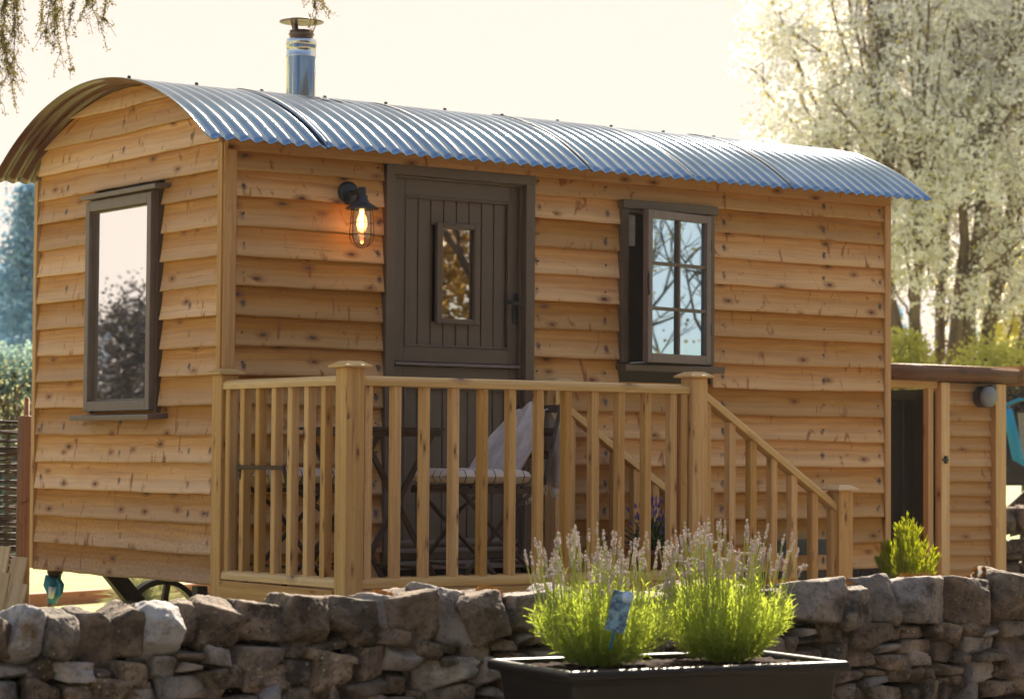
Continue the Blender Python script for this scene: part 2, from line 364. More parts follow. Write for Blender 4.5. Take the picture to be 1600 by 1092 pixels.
# fabrics
t = NT('checked cushion'); P = t.obj(); br = t.n('TexBrick'); br.offset = 0; br.inputs['Scale'].default_value = 1; br.inputs['Brick Width'].default_value = .055; br.inputs['Row Height'].default_value = .055; br.inputs['Mortar Size'].default_value = .0035
t.set(br.inputs['Vector'], P); br.inputs['Color1'].default_value = (.60, .48, .40, 1); br.inputs['Color2'].default_value = (.57, .46, .38, 1); br.inputs['Mortar'].default_value = (.10, .09, .12, 1)
t.base(br.outputs[0]); t.p(Roughness=.9); t.bump(t.noise(P, 300, 2), .3, .001); M['cushion'] = t.m
t = NT('woven blanket'); P = t.uv(); wv = t.n('TexWave'); t.set(wv.inputs['Vector'], t.scale(P, (1, 0, 0))); wv.inputs['Scale'].default_value = 1.6; wv.inputs['Distortion'].default_value = .3
t.base(t.mix(t.ramp(t.noise(t.scale(P, (2, 5, 1)), 1.5, 3), .35, .65), (.40, .30, .27), (.54, .44, .41))); t.p(Roughness=.95); t.bump(t.noise(t.scale(P, (60, 200, 1)), 1, 2), .3, .002); M['blanket'] = t.m
t = NT('blue tent fabric'); n = t.noise(t.obj(), 3, 3); t.base(t.mix(n, (.0, .16, .30), (.01, .30, .50))); t.p(Roughness=.6); t.bump(n, .6, .05); M['tent'] = t.m
t = NT('plant label print'); P = t.obj(); n = t.noise(P, 45, 4); n2 = t.noise(P, 90, 3)
c = t.mix(t.ramp(n, .4, .6), (.02, .07, .16), (.14, .30, .42)); c = t.mix(t.ramp(n2, .55, .7, 0, .7), c, (.25, .36, .45)); t.base(c); t.p(Roughness=.35); M['label'] = t.m
M['labeldisc'] = simple('label disc', (.40, .55, .75), .3, var=.2, nscale=60)
# ground
t = NT('lawn'); P = t.pos(); n = t.noise(P, 1.2, 6, .7); n2 = t.noise(P, 25, 4)
t.base(t.mix(t.ramp(t.math('ADD', t.math('MULTIPLY', n, .6), t.math('MULTIPLY', n2, .4)), .35, .65), (.20, .22, .05), (.42, .40, .16))); t.p(Roughness=.95); t.bump(n2, .8, .03); M['lawn'] = t.m
t = NT('gravel'); P = t.pos(); vo = t.n('TexVoronoi'); t.set(vo.inputs['Vector'], P); vo.inputs['Scale'].default_value = 60; sc = t.n('SeparateColor'); t.L.new(vo.outputs['Color'], sc.inputs[0])
t.base(t.mix(sc.outputs[0], (.12, .10, .07), (.26, .22, .17))); t.p(Roughness=.9); t.bump(vo.outputs['Distance'], .8, .01); M['gravel'] = t.m

# ---------------------------------------------------------------- setting
mb = MB(); mb.add([(-700, -700, GZ), (900, -700, GZ), (900, 900, GZ), (-700, 900, GZ)], [(0, 1, 2, 3)]); tag(mb.build('ground', M['lawn']), kind='structure')
mb = MB(); mb.add([(-14, -16, GZ + .004), (10, -18, GZ + .004), (10, -3.6, GZ + .004), (-14, -2.6, GZ + .004)], [(0, 1, 2, 3)]); tag(mb.build('bounce_ground', M['gravel']), kind='structure')  # unseen ground added to set the bounce light on the hut
mb = MB(); mb.add([(-.8, -2.7, GZ + .006), (9, -3.1, GZ + .006), (9, .9, GZ + .006), (-.8, .6, GZ + .006)], [(0, 1, 2, 3)]); tag(mb.build('gravel_yard', M['gravel']), kind='structure')

# ================================================================= HUT
LEN, WID = 4.303, 2.088
ZB = {1: 1.958, 2: 1.831, 3: 1.690, 4: 1.549, 5: 1.408, 6: 1.266, 7: 1.123, 8: .988, 9: .847, 10: .708, 11: .566, 12: .424, 13: .282, 14: .140, 15: -.002}
RR, RC, YC = 2.006, .467, WID / 2           # roof arc
def arc_z(y, r=RR): return RC + math.sqrt(max(0, r * r - (y - YC) ** 2))
def arc_y(z, r=RR):
    h = math.sqrt(max(0, r * r - (z - RC) ** 2)); return YC - h, YC + h
hut = empty('shepherd_hut', (LEN / 2, WID / 2, GZ))
tag(hut, "shepherd's hut clad in waney larch boards under a curved corrugated roof", 'hut')

def board(mb, o, ux, out, lim, zb, zt, vis, lip=0.0, inset=.023, nails=(), du=.009, nv=12, curl=0.0, thick=.016, st0=0.0):
    """one overlapping board. o: origin, ux: unit along, out: outward normal; lim(z)->(u0,u1)"""
    o, ux, out = Vector(o), Vector(ux), Vector(out); up = Vector((0, 0, 1))
    seed = random.random() * 100; tint = random.random(); ou, ov = random.random() * 60, random.random() * 60
    a0, b0 = lim(zb); nu = max(2, int((b0 - a0) / du))
    vs = []; cs = []
    H = zt - zb; nj = [(q + random.uniform(-.012, .012), random.uniform(-.012, .012), random.choice((.25, .5, .75, 1.0))) for q in nails]
    for j in range(nv + 1):
        v = j / nv; z0 = zb + v * H; a, b = lim(z0)
        for i in range(nu + 1):
            u = a + (b - a) * i / nu
            wz = (noise.noise(Vector((u * 1.3, seed, 0))) * .009 + noise.noise(Vector((u * 7, seed, 3))) * .0028) * (1 - v)
            wo = noise.noise(Vector((u * 1.7, seed, 9))) * .005 * (1 - v) + curl * math.sin(v * math.pi) * -1
            ot = lip - inset * v + wo
            vs.append(o + ux * u + up * (z0 + wz) + out * ot)
            st = st0
            for nx, njz, nst_ in nj:
                dz = (z0 - (zb + vis * .42) - njz) ; dx = u - nx
                rr = math.hypot(dx * 1.0, dz * (1.0 if dz > 0 else .62)) / .014
                st = max(st, nst_ * math.exp(-rr * rr))
            cs.append((tint, min(1, v * H / vis), st, 1))
    fs = []; uvs = []; W1 = nu + 1
    def uvp(k): j, i = divmod(k, W1); return (ou + (a0 + (b0 - a0) * i / nu), ov + j / nv * H)
    for j in range(nv):
        for i in range(nu):
            f = (j * W1 + i, j * W1 + i + 1, (j + 1) * W1 + i + 1, (j + 1) * W1 + i); fs.append(f); uvs.append([uvp(q) for q in f])
    b1 = len(vs)                                       # lip underside
    for i in range(W1):
        vs.append(vs[i] - out * thick + up * .001); cs.append((tint, .0, 0, 1))
    for i in range(nu):
        fs.append((i, b1 + i, b1 + i + 1, i + 1)); uvs.append([(ou + i * .01, ov), (ou + i * .01, ov + .02), (ou + i * .01 + .01, ov + .02), (ou + i * .01 + .01, ov)])
    for side in (0, nu):                                # board ends
        b2 = len(vs)
        for j in range(nv + 1):
            vs.append(vs[j * W1 + side] - out * (thick * 1.2)); cs.append((tint, .5, 0, 1))
        for j in range(nv):
            f = (j * W1 + side, (j + 1) * W1 + side, b2 + j + 1, b2 + j); fs.append(f); uvs.append([(ou + 9, ov + j * .01), (ou + 9, ov + j * .01 + .01), (ou + 9.02, ov + j * .01 + .01), (ou + 9.02, ov + j * .01)])
    mb.add(vs, fs, uvs, cs, True)

NX = (.11, .86, 1.83, 2.27, 3.07, 3.80, 4.22)
DX0, DX1, DTOP = .898, 1.797, 2.044
WX0, WX1, WZ0, WZ1 = 2.358, 2.99, 1.075, 1.955
mb = MB()
TL, TR = .066, LEN - .045
for k in range(1, 16):
    zb = ZB[k]; zt = (ZB[k - 1] if k > 1 else 2.10); vis = zt - zb; top = zt + .02
    spans = [(TL, DX0), (DX1, TR)]
    if k == 1: pass
    if zb < WZ1 - .06 and zt > WZ0 + .03: spans = [(TL, DX0), (DX1, WX0), (WX1, TR)]
    for a, b in spans:
        ea, eb = random.uniform(-.003, .004), random.uniform(-.004, .003)
        if a == DX1: ea = random.uniform(.001, .007)
        if b == DX0: eb = random.uniform(-.006, -.001)
        zc = min(top, 2.10)
        board(mb, (0, 0, 0), (1, 0, 0), (0, -1, 0), lambda z, a=a + ea, b=b + eb: (a, b), zb, zc, vis, lip=.004 + random.uniform(-.001, .003), nails=[x for x in NX if a < x < b])
sw = mb.build('side_wall_boards', M['clad'], hut, recalc=False)
mb = MB()
for k in range(1, 16):
    vis = (ZB[k - 1] if k > 1 else 2.10) - ZB[k]
    for x in NX:
        if (WX0 - .02 < x < WX1 + .02) and WZ0 - .1 < ZB[k] < WZ1 - .06: continue
        mb.lathe((x + random.uniform(-.004, .004), -.004 + .023 * .42 + .0, ZB[k] + vis * .45), [(0, -.0035), (.005, -.003), (.0055, .004)], 8, axis=(0, 1, 0), smooth=False)
mb.build('nail_heads', M['iron'], hut)['kind'] = 'stuff'
mb = MB()
mb.box((LEN / 2, -.002, 2.078), (LEN - .02, .03, .065)); mb.build('eaves_board', M['clad'], hut)
# core of the walls (dark backing, behind the boards)
mb = MB()
def wallcore(mb, x0, x1, z0, z1): mb.box(((x0 + x1) / 2, .05, (z0 + z1) / 2), (x1 - x0, .02, z1 - z0))
wallcore(mb, .03, DX0 + .02, 0, 2.06); wallcore(mb, DX1 - .02, WX0 + .02, 0, 2.06); wallcore(mb, WX1 - .02, LEN - .03, 0, 2.06)
wallcore(mb, WX0 + .02, WX1 - .02, 0, WZ0 + .02); wallcore(mb, WX0 + .02, WX1 - .02, WZ1 - .02, 2.06); wallcore(mb, DX0 + .02, DX1 - .02, 2.02, 2.06)
mb.box((LEN / 2, WID - .05, 1.03), (LEN - .1, .02, 2.06)); mb.box((LEN - .05, WID / 2, 1.03), (.02, WID - .1, 2.06))
mb.box((LEN / 2, WID / 2, .01), (LEN - .1, WID - .1, .02))
mb.build('wall_lining', M['interior'], hut)
# gable (end wall, x = 0)
mb = MB()
GY0, GY1, GZ0, GZ1 = .625, 1.385, .80, 1.925
zs = [ZB[k] for k in range(15, 0, -1)] + [2.092, 2.228, 2.362]
ends = (.048, WID - .045)
for i, zb in enumerate(zs):
    zt = zs[i + 1] if i + 1 < len(zs) else 2.462; vis = zt - zb; top = min(zt + .02, 2.462)
    if zb + .05 > GZ0 - .02 and zt < GZ1 + .09 and zb < GZ1 - .04 and zb > GZ0 - .01: spans = [(ends[0], GY0), (GY1, ends[1])]
    else: spans = [ends]
    for a, b in spans:
        def lim(z, a=a, b=b):
            y0, y1 = arc_y(z, RR - .012)
            return max(a, y0), max(max(a, y0) + .01, min(b, y1))
        small = len(spans) == 2
        board(mb, (0, 0, 0), (0, 1, 0), (-1, 0, 0), lim, zb, top, vis, lip=.004 + (random.uniform(0, .008) if small else random.uniform(0, .003)),
              nails=[y for y in (.33, 1.7) if a < y < b] if small else [y for y in (.12, .33, 1.05, 1.7, 1.98) if a < y < b and arc_z(y) - .02 > zt], curl=random.uniform(0, .006) if small else .001, st0=(.26, .2, .1)[i] if i < 3 else 0)
mb.build('end_wall_boards', M['clad_end'], hut, recalc=False)
for xx, nm in ((.05, 'end_wall_lining'),):
    mb = MB(); g = GZ0 + .02; h = GZ1 - .02
    def gcore(poly): mb.prism(poly, (xx, 0, 0), (0, 1, 0), (0, 0, 1), (1, 0, 0), .02)
    arcp = [(y, arc_z(y, RR - .03)) for y in np.linspace(WID - .03, .03, 24)]
    gcore([(.03, h), (WID - .03, h)] + arcp); gcore([(.03, 0), (WID - .03, 0), (WID - .03, g), (.03, g)])
    gcore([(.03, g), (GY0 + .02, g), (GY0 + .02, h), (.03, h)]); gcore([(GY1 - .02, g), (WID - .03, g), (WID - .03, h), (GY1 - .02, h)])
    mb.build(nm, M['interior'], hut)
mb = MB(); mb.prism([(.03, 0), (WID - .03, 0)] + arcp, (LEN - .03, 0, 0), (0, 1, 0), (0, 0, 1), (1, 0, 0), .02); mb.build('far_end_wall', M['log'], hut)
# corner boards
for c, sz in (((.033, .012, 1.035), (.066, .04, 2.09)), ((LEN - .0225, .012, 1.02), (.045, .04, 2.06))):
    mb = MB(); mb.box(c, sz, grain=2); mb.build('corner_board', M['trim'], hut, bevel=.003)
mb = MB(); mb.box((.006, .024, 1.035), (.03, .042, 2.09), grain=2); mb.build('corner_board', M['trim'], hut, bevel=.003)
mb = MB(); mb.box((.014, WID - .022, 1.035), (.045, .04, 2.07), grain=2); mb.build('corner_board', M['trim'], hut, bevel=.003)

# ---- corrugated roof
XL, XR = -.18, 4.478
TH = math.asin((YC + .155) / RR)
laps = [XL] + [onp(x, y, 1, -.15).x for x, y in ((520, 229), (730, 250), (930, 269), (1092, 284), (1243, 299))] + [XR]
P76 = .0762
for i in range(6):
    x0, x1 = laps[i] - (.03 if i else 0), laps[i + 1]
    lift = .0035 * (1 if i % 2 else 0) + i * .0006; na = 56; nx = int((x1 - x0) / P76 * 10)
    V = []; C = []
    drop = random.uniform(-.004, .006)
    for a in range(na + 1):
        th = -TH - (drop / RR if i else 0) + (2 * TH) * a / na
        for j in range(nx + 1):
            x = x0 + (x1 - x0) * j / nx
            ed = 0.004 * math.exp(-((x - x0) / .02) ** 2) if i else 0
            r = RR + .008 * math.cos(2 * math.pi * (x - XL) / P76) + lift + ed
            V.append((x, YC + r * math.sin(th), RC + r * math.cos(th)))
    F = [(a * (nx + 1) + j, a * (nx + 1) + j + 1, (a + 1) * (nx + 1) + j + 1, (a + 1) * (nx + 1) + j) for a in range(na) for j in range(nx)]
    o = raw_mesh('roof_sheet', V, F, M['roof'], hut, smooth=True, off=hut.location)
    so = o.modifiers.new('solid', 'SOLIDIFY'); so.thickness = .0022; so.offset = 0
    if i:                                          # dark sealing strip where the upper sheet laps the lower one
        mb = MB(); pts = [(x0 + .004, YC + (RR + .009 + lift) * math.sin(t), RC + (RR + .009 + lift) * math.cos(t)) for t in np.linspace(-TH + .01, -.15, 40)]
        mb.tube(pts, .0024, 5); mb.build('lap_seal', M['iron'], o, loc=hut.location)
for i in range(13):
    x = XL + .0762 * 2 + i * .0762 * 5; y, z = YC + (RR + .010) * math.sin(-.05), RC + (RR + .010) * math.cos(-.05)
    mb = MB(); mb.lathe((x, y, z), [(0, .026), (.009, .024), (.010, .012), (.013, .008), (.013, -.003)], 8, axis=(0, -.05, 1)); mb.build('roofing_screw', M['iron'], hut)
mb = MB()
for x in (.0,):
    pts = [(x + .045, YC + (RR - .022) * math.sin(t), RC + (RR - .022) * math.cos(t)) for t in np.linspace(-TH + .05, TH - .05, 30)]
    mb.tube(pts, .014, 6)
mb.build('roof_bow', M['trim'], hut)

# ---- flue
fb = onp(470, 150, 1, 1.1); cx, cy = fb.x, 1.1
ft = onp(470, 62, 1, 1.1).z; topz = onp(470, 33, 1, 1.1).z; rf = .078
mb = MB(); mb.lathe((cx, cy, 0), [(rf, 2.40), (rf, ft - .10), (rf + .004, ft - .098), (rf + .004, ft - .09), (rf + .001, ft - .088), (rf + .001, ft - .04), (rf + .004, ft - .038), (rf + .003, ft - .015), (rf, ft), (rf - .015, ft + .004), (rf - .015, ft)], 40)
fl = mb.build('flue', M['chrome'], hut)
mb = MB(); mb.lathe((cx, cy, 0), [(rf - .016, ft - .01), (rf - .016, ft + .018), (rf - .010, ft + .022), (rf - .010, ft + .030), (rf - .016, ft + .034), (rf - .014, ft + .045), (rf - .02, ft + .047)], 32)
mb.build('flue_collar', M['cowl'], fl, loc=hut.location)
mb = MB(); mb.lathe((cx, cy, 0), [(0.0, topz + .014), (.05, topz + .012), (.118, topz - .004), (.118, topz - .008), (.05, topz + .002), (0.0, topz + .004)], 36); mb.build('cowl_cap', M['cowl'], fl, loc=hut.location)
for a in (200, 320, 80):
    mb = MB(); q = Vector((math.cos(R(a)), math.sin(R(a)), 0)); c = Vector((cx, cy, 0))
    mb.beam(c + q * .058 + Vector((0, 0, ft + .03)), c + q * .085 + Vector((0, 0, topz)), .018, .003, up=q); mb.build('cowl_strut', M['cowl'], fl, loc=hut.location)

# ---- door
door = MB(); JZ = .05
def frame_piece(p, n, mat, par, bev=.004, name=None):
    mb = MB(); mb.box(p, n); return mb.build(name or 'frame', mat, par, loc=hut.location, bevel=bev)
mb = MB()
df = MB()
df.box((.9235, .0, 1.053), (.051, .036, 1.982)); df.box((1.7695, .0, 1.053), (.055, .036, 1.982)); df.box((1.3475, -.001, 2.0195), (.899, .038, .049))
df.box((.955, .05, 1.03), (.014, .07, 1.95)); df.box((1.735, .05, 1.03), (.014, .07, 1.95)); df.box((1.345, .05, 1.992), (.77, .07, .014))
dframe = df.build('door_frame', M['paint'], hut, bevel=.003)
def leaf(z0, z1, name, glass=None, top=.10, bot=.12):
    X0, X1 = .968, 1.727; Y = .055
    mb = MB()
    st = .072
    mb.box(((X0 + X0 + st) / 2, Y, (z0 + z1) / 2), (st, .036, z1 - z0)); mb.box((X1 - .025, Y, (z0 + z1) / 2), (.05, .036, z1 - z0))
    a, b = X0 + st, X1 - .05
    mb.box(((a + b) / 2, Y, z1 - top / 2), (b - a, .036, top)); mb.box(((a + b) / 2, Y, z0 + bot / 2), (b - a, .036, bot))
    L0, L1 = z0 + bot, z1 - top
    # moulding round the sunk panel
    for c, s in (((a + .006, Y - .012, (L0 + L1) / 2), (.012, .02, L1 - L0)), ((b - .006, Y - .012, (L0 + L1) / 2), (.012, .02, L1 - L0)), (((a + b) / 2, Y - .012, L1 - .006), (b - a - .024, .02, .012)), (((a + b) / 2, Y - .012, L0 + .006), (b - a - .024, .02, .012))): mb.box(c, s)
    # tongued and grooved boards
    n = 8; bw = (b - a - .024) / n
    for i in range(n):
        x0 = a + .012 + i * bw
        if glass and x0 + bw > glass[0] + .012 and x0 < glass[1] - .012:
            for q0, q1 in ((L0, glass[2] + .012), (glass[3] - .012, L1)): mb.box((x0 + bw / 2, Y + .006, (q0 + q1) / 2), (bw - .005, .014, q1 - q0))
        else: mb.box((x0 + bw / 2, Y + .006, (L0 + L1) / 2), (bw - .005, .014, L1 - L0))
    if glass:
        mb.box(((a + b) / 2, Y + .016, (L0 + glass[2]) / 2), (b - a, .006, glass[2] - L0)); mb.box(((a + b) / 2, Y + .016, (glass[3] + L1) / 2), (b - a, .006, L1 - glass[3]))
        mb.box(((a + glass[0]) / 2, Y + .016, (glass[2] + glass[3]) / 2), (glass[0] - a, .006, glass[3] - glass[2])); mb.box(((b + glass[1]) / 2, Y + .016, (glass[2] + glass[3]) / 2), (b - glass[1], .006, glass[3] - glass[2]))
    else: mb.box(((a + b) / 2, Y + .016, (L0 + L1) / 2), (b - a, .006, L1 - L0))
    return mb.build(name, M['paint'], hut, bevel=.0035)
GL = (1.225, 1.487, 1.272, 1.778)
upper = leaf(1.078, 1.986, 'upper_door', GL, top=.082, bot=.075)
lower = leaf(.10, 1.055, 'lower_door', None, top=.10, bot=.09)
mb = MB(); mb.box((1.3475, .03, 1.066), (.755, .05, .016)); mb.build('drip_rail', M['paint_pale'], upper, loc=hut.location, bevel=.004)
mb = MB()
for z in (.145, .185): mb.box((1.3475, .03, z), (.75, .05, .022))
mb.box((1.3475, .0, .075), (.80, .12, .04)); mb.build('weather_bar', M['paint_pale'], lower, loc=hut.location, bevel=.006)
mb = MB(); g = GL; Yg = .034
for c, s in ((((g[0] + .017), Yg, (g[2] + g[3]) / 2), (.034, .024, g[3] - g[2])), (((g[1] - .017), Yg, (g[2] + g[3]) / 2), (.034, .024, g[3] - g[2])), (((g[0] + g[1]) / 2, Yg - .0005, g[3] - .013), (g[1] - g[0] - .068, .023, .026)), (((g[0] + g[1]) / 2, Yg - .0005, g[2] + .013), (g[1] - g[0] - .068, .023, .026))): mb.box(c, s)
gf = mb.build('glazing_frame', M['paint'], upper, loc=hut.location, bevel=.004)
mb = MB(); mb.box(((g[0] + g[1]) / 2, .052, (g[2] + g[3]) / 2), (g[1] - g[0] - .05, .004, g[3] - g[2] - .04)); mb.build('door_pane', M['glass_door'], upper, loc=hut.location)
mb = MB(); mb.box((1.712, .033, 1.364), (.036, .008, .12)); mb.lathe((1.712, .033, 1.427), [(.0, -.004), (.018, -.004), (.018, .004), (0, .004)], 20, axis=(0, 1, 0)); mb.lathe((1.712, .033, 1.301), [(.0, -.004), (.018, -.004), (.018, .004), (0, .004)], 20, axis=(0, 1, 0))
mb.tube([(1.712, .033, 1.385), (1.712, -.015, 1.385), (1.70, -.022, 1.385), (1.66, -.022, 1.388), (1.615, -.018, 1.394)], [.011, .010, .009, .008, .011], 10); mb.build('door_handle', M['iron'], upper, loc=hut.location)
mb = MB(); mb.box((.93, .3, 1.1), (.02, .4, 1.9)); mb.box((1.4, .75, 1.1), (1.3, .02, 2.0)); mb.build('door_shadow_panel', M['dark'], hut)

# ---- gable window (fixed, tall)
mb = MB(); X = -.022
F0, F1, Z0, Z1 = .650, 1.378, .826, 1.90
mb.box((X, F0 + .022, (Z0 + Z1) / 2), (.05, .044, Z1 - Z0)); mb.box((X, F1 - .022, (Z0 + Z1) / 2), (.05, .044, Z1 - Z0)); mb.box((X, (F0 + F1) / 2, Z1 - .026), (.05, F1 - F0 - .088, .052)); mb.box((X, (F0 + F1) / 2, Z0 + .025), (.05, F1 - F0 - .088, .05))
gw = mb.build('end_window_frame', M['paint_pale'], hut, bevel=.004)
mb = MB(); mb.box((.02, F0 - .002, (Z0 + Z1) / 2), (.07, .03, Z1 - Z0 + .02)); mb.box((.02, F1 + .002, (Z0 + Z1) / 2), (.07, .03, Z1 - Z0 + .02)); mb.box((.02, (F0 + F1) / 2, Z1), (.07, F1 - F0, .03)); mb.build('window_lining', M['paint'], gw, loc=hut.location)
mb = MB(); a0, a1 = F0 + .044, F1 - .044
for c, s in (((-.016, a0 + .005, (Z0 + Z1) / 2), (.02, .010, Z1 - Z0 - .102)), ((-.016, a1 - .005, (Z0 + Z1) / 2), (.02, .010, Z1 - Z0 - .102)), ((-.016, (a0 + a1) / 2, Z0 + .055), (.02, a1 - a0 - .02, .010)), ((-.016, (a0 + a1) / 2, Z1 - .057), (.02, a1 - a0 - .02, .010))): mb.box(c, s)
mb.build('glazing_bead', M['paint'], gw, loc=hut.location, bevel=.003)
mb = MB(); mb.box((-.014, (F0 + F1) / 2, (Z0 + Z1) / 2), (.004, a1 - a0 - .004, Z1 - Z0 - .10)); mb.build('window_pane', M['glass'], gw, loc=hut.location)
mb = MB(); mb.box((-.035, .99, .795), (.13, .875, .026), Matrix.Rotation(R(-4), 3, 'Y')); mb.build('window_sill', M['paint_pale'], gw, loc=hut.location, bevel=.004)
mb = MB(); mb.box((-.025, .965, 1.922), (.10, .82, .024), Matrix.Rotation(R(-5), 3, 'Y')); mb.build('window_head', M['paint_pale'], gw, loc=hut.location, bevel=.004)
mb = MB(); mb.box((.5, .95, 1.3), (.02, 1.3, 1.6)); mb.build('blind_room_panel', M['interior'], hut)

# ---- side window, sash swung open on its right hinges
mb = MB()
mb.box((2.378, -.003, 1.512), (.045, .040, .806)); mb.box((2.964, -.003, 1.512), (.045, .040, .806))
mb.box((2.40, .03, 1.51), (.02, .08, .80)); mb.box((2.945, .03, 1.51), (.02, .08, .80)); mb.box((2.67, .03, 1.905), (.53, .08, .02)); mb.box((2.67, .03, 1.10), (.53, .08, .02))
sf = mb.build('side_window_frame', M['paint'], hut, bevel=.003)
mb = MB(); mb.box((2.672, -.012, 1.937), (.645, .062, .046)); mb.build('window_head', M['paint'], sf, loc=hut.location, bevel=.003)
mb = MB(); mb.box((2.680, -.025, 1.083), (.675, .10, .034), Matrix.Rotation(R(4), 3, 'X')); mb.build('window_sill', M['paint'], sf, loc=hut.location, bevel=.003)
ang = R(11.5); hx, hy = 2.943, -.022; sd = Vector((-math.cos(ang), -math.sin(ang), 0)); sn = Vector((math.sin(ang), -math.cos(ang), 0)); RM = Matrix((sd, sn, Vector((0, 0, 1)))).transposed()
sw_ = .522; sz0, sz1 = 1.108, 1.906
def sp(u, z, d=0): return Vector((hx, hy, 0)) + sd * u + sn * d + Vector((0, 0, z))
mb = MB(); st = .036
for u in (st / 2, sw_ - st / 2): mb.box(sp(u, (sz0 + sz1) / 2), (st, .038, sz1 - sz0), RM)
mb.box(sp(sw_ / 2, sz1 - .021), (sw_ - 2 * st, .038, .042), RM); mb.box(sp(sw_ / 2, sz0 + .024), (sw_ - 2 * st, .038, .048), RM)
g0, g1, h0, h1 = st, sw_ - st, sz0 + .048, sz1 - .042
sash = mb.build('window_sash', M['paint_pale'], hut, bevel=.003)
mb = MB(); mb.box(sp((g0 + g1) / 2, (h0 + h1) / 2, .002), (.018, .026, h1 - h0), RM)
for q in (1, 2):
    z = h0 + (h1 - h0) * q / 3
    for u0, u1 in ((g0, (g0 + g1) / 2 - .009), ((g0 + g1) / 2 + .009, g1)): mb.box(sp((u0 + u1) / 2, z, .002), (u1 - u0, .024, .018), RM)
mb.build('glazing_bars', M['paint'], sash, loc=hut.location, bevel=.003)
mb = MB(); mb.box(sp((g0 + g1) / 2, (h0 + h1) / 2, -.004), (g1 - g0, .004, h1 - h0), RM); mb.build('window_pane', M['glass_sky'], sash, loc=hut.location)
for z in (1.30, 1.75):
    mb = MB(); mb.tube([sp(-.006, z - .03, .012), sp(-.006, z + .03, .012)], .007, 8); mb.build('hinge', M['iron'], sash, loc=hut.location)
mb = MB(); mb.beam((2.41, .0, 1.105), (2.50, -.03, 1.112), .01, .006); mb.build('window_stay', M['white'], sf, loc=hut.location)
mb = MB(); mb.tube([sp(sw_ - .004, 1.46, .02), sp(sw_ + .012, 1.50, .03), sp(sw_ + .012, 1.55, .03), sp(sw_ - .004, 1.57, .02)], .006, 8); mb.build('window_catch', M['iron'], sash, loc=hut.location)
mb = MB(); mb.box((2.67, .14, 1.5), (.8, .02, 1.1)); mb.build('dim_room_sheet', M['paint'], hut)  # sheet added close behind the sash, coloured as the dim room
bq = onp(986, 360, 1, .03); mb = MB(); mb.box((bq.x, .03, bq.z), (.045, .01, .165)); mb.build('window_blind', M['cream'], sf, loc=hut.location)

# ---- chassis and wheels
mb = MB()
for y in (.38, WID - .38): mb.box((LEN / 2 + .5, y, -.07), (LEN - 1.2, .06, .14))  # beams deepened so the gap under the deck looks shaded
for x in (.9, 1.8, 3.4): mb.box((x, WID / 2, -.03), (.06, WID - .4, .05))
mb.build('chassis', M['iron'], hut)
mb = MB(); a = onp(172, 891, 0, .07); b = onp(214, 943, 1, a.y); d = (b - a); mb.beam(a, b + d * .9, .05, .085); mb.build('drawbar', M['rust'], hut)
p = onp(312, 925, 1, .35); mb = MB(); mb.box((p.x, .35, -.27), (.055, .055, .50)); mb.box((p.x, .35, GZ + .01), (.12, .12, .02)); mb.build('jack_leg', M['iron'], hut)
def wheel(x, y, z, r):
    mb = MB(); mb.lathe((x, y, z), [(r - .03, -.03), (r, -.03), (r, .03), (r - .03, .03), (r - .03, -.03)], 40, axis=(0, 1, 0), smooth=False)
    wl = mb.build('wheel', M['iron'], hut)
    mb = MB()
    for k in range(6):
        a = k * math.pi / 3 + .35; q = Vector((math.cos(a), 0, math.sin(a))); mb.beam(Vector((x, y, z)) + q * .04, Vector((x, y, z)) + q * (r - .02), .03, .028, up=(0, 1, 0))
    mb.build('spokes', M['rust'], wl, loc=hut.location)
    mb = MB(); mb.lathe((x, y, z), [(0, -.07), (.04, -.06), (.05, -.04), (.05, .05), (0, .06)], 20, axis=(0, 1, 0)); mb.build('hub', M['iron'], wl, loc=hut.location)
for x in (.69, 3.5):
    for y in (.16, WID - .18): wheel(x, y, -.308, .242)

# ---- electric hook-up plug hanging below the gable corner
pt = onp(86, 888, 0, .12); px_, py_ = pt.x, pt.y
pl = empty('hookup_plug', (px_, py_, -.1)); tag(pl, 'blue and white power plug hanging under the far corner of the hut', 'plug')
mb = MB(); mb.lathe((px_, py_, 0), [(0, .02), (.040, .02), (.042, -.03), (.036, -.034), (.034, -.055), (.03, -.06)], 16); mb.build('socket_collar', M['rust'], pl)
q = onp(83, 938, 0, .12); mb = MB(); mb.tube([(px_ - .01, py_, -.045), (px_ - .012, py_ + .01, -.09), (q.x, q.y - .01, -.14), (q.x, q.y + .01, q.z - .01)], [.043, .047, .036, .026], 12)
mb.tube([(px_, py_ - .04, -.06), (px_, py_ - .085, -.09), (px_, py_ - .075, -.13), (px_, py_ - .06, -.15)], [.015, .015, .012, .010], 8); mb.build('plug_body', M['teal'], pl)
mb = MB(); mb.tube([(px_ - .03, py_ - .035, -.10), (px_ - .03, py_ - .015, -.16)], [.022, .014], 8); mb.build('plug_lever', M['white'], pl)
mb = MB(); e = onp(66, 962, 0, .12); mb.tube([(q.x, q.y, q.z), (q.x, (q.y + e.y) / 2, (q.z + e.z) / 2 - .0), (e.x, e.y, e.z), (e.x, e.y + .12, GZ + .01)], .008, 8); mb.build('cable', M['iron'], pl)

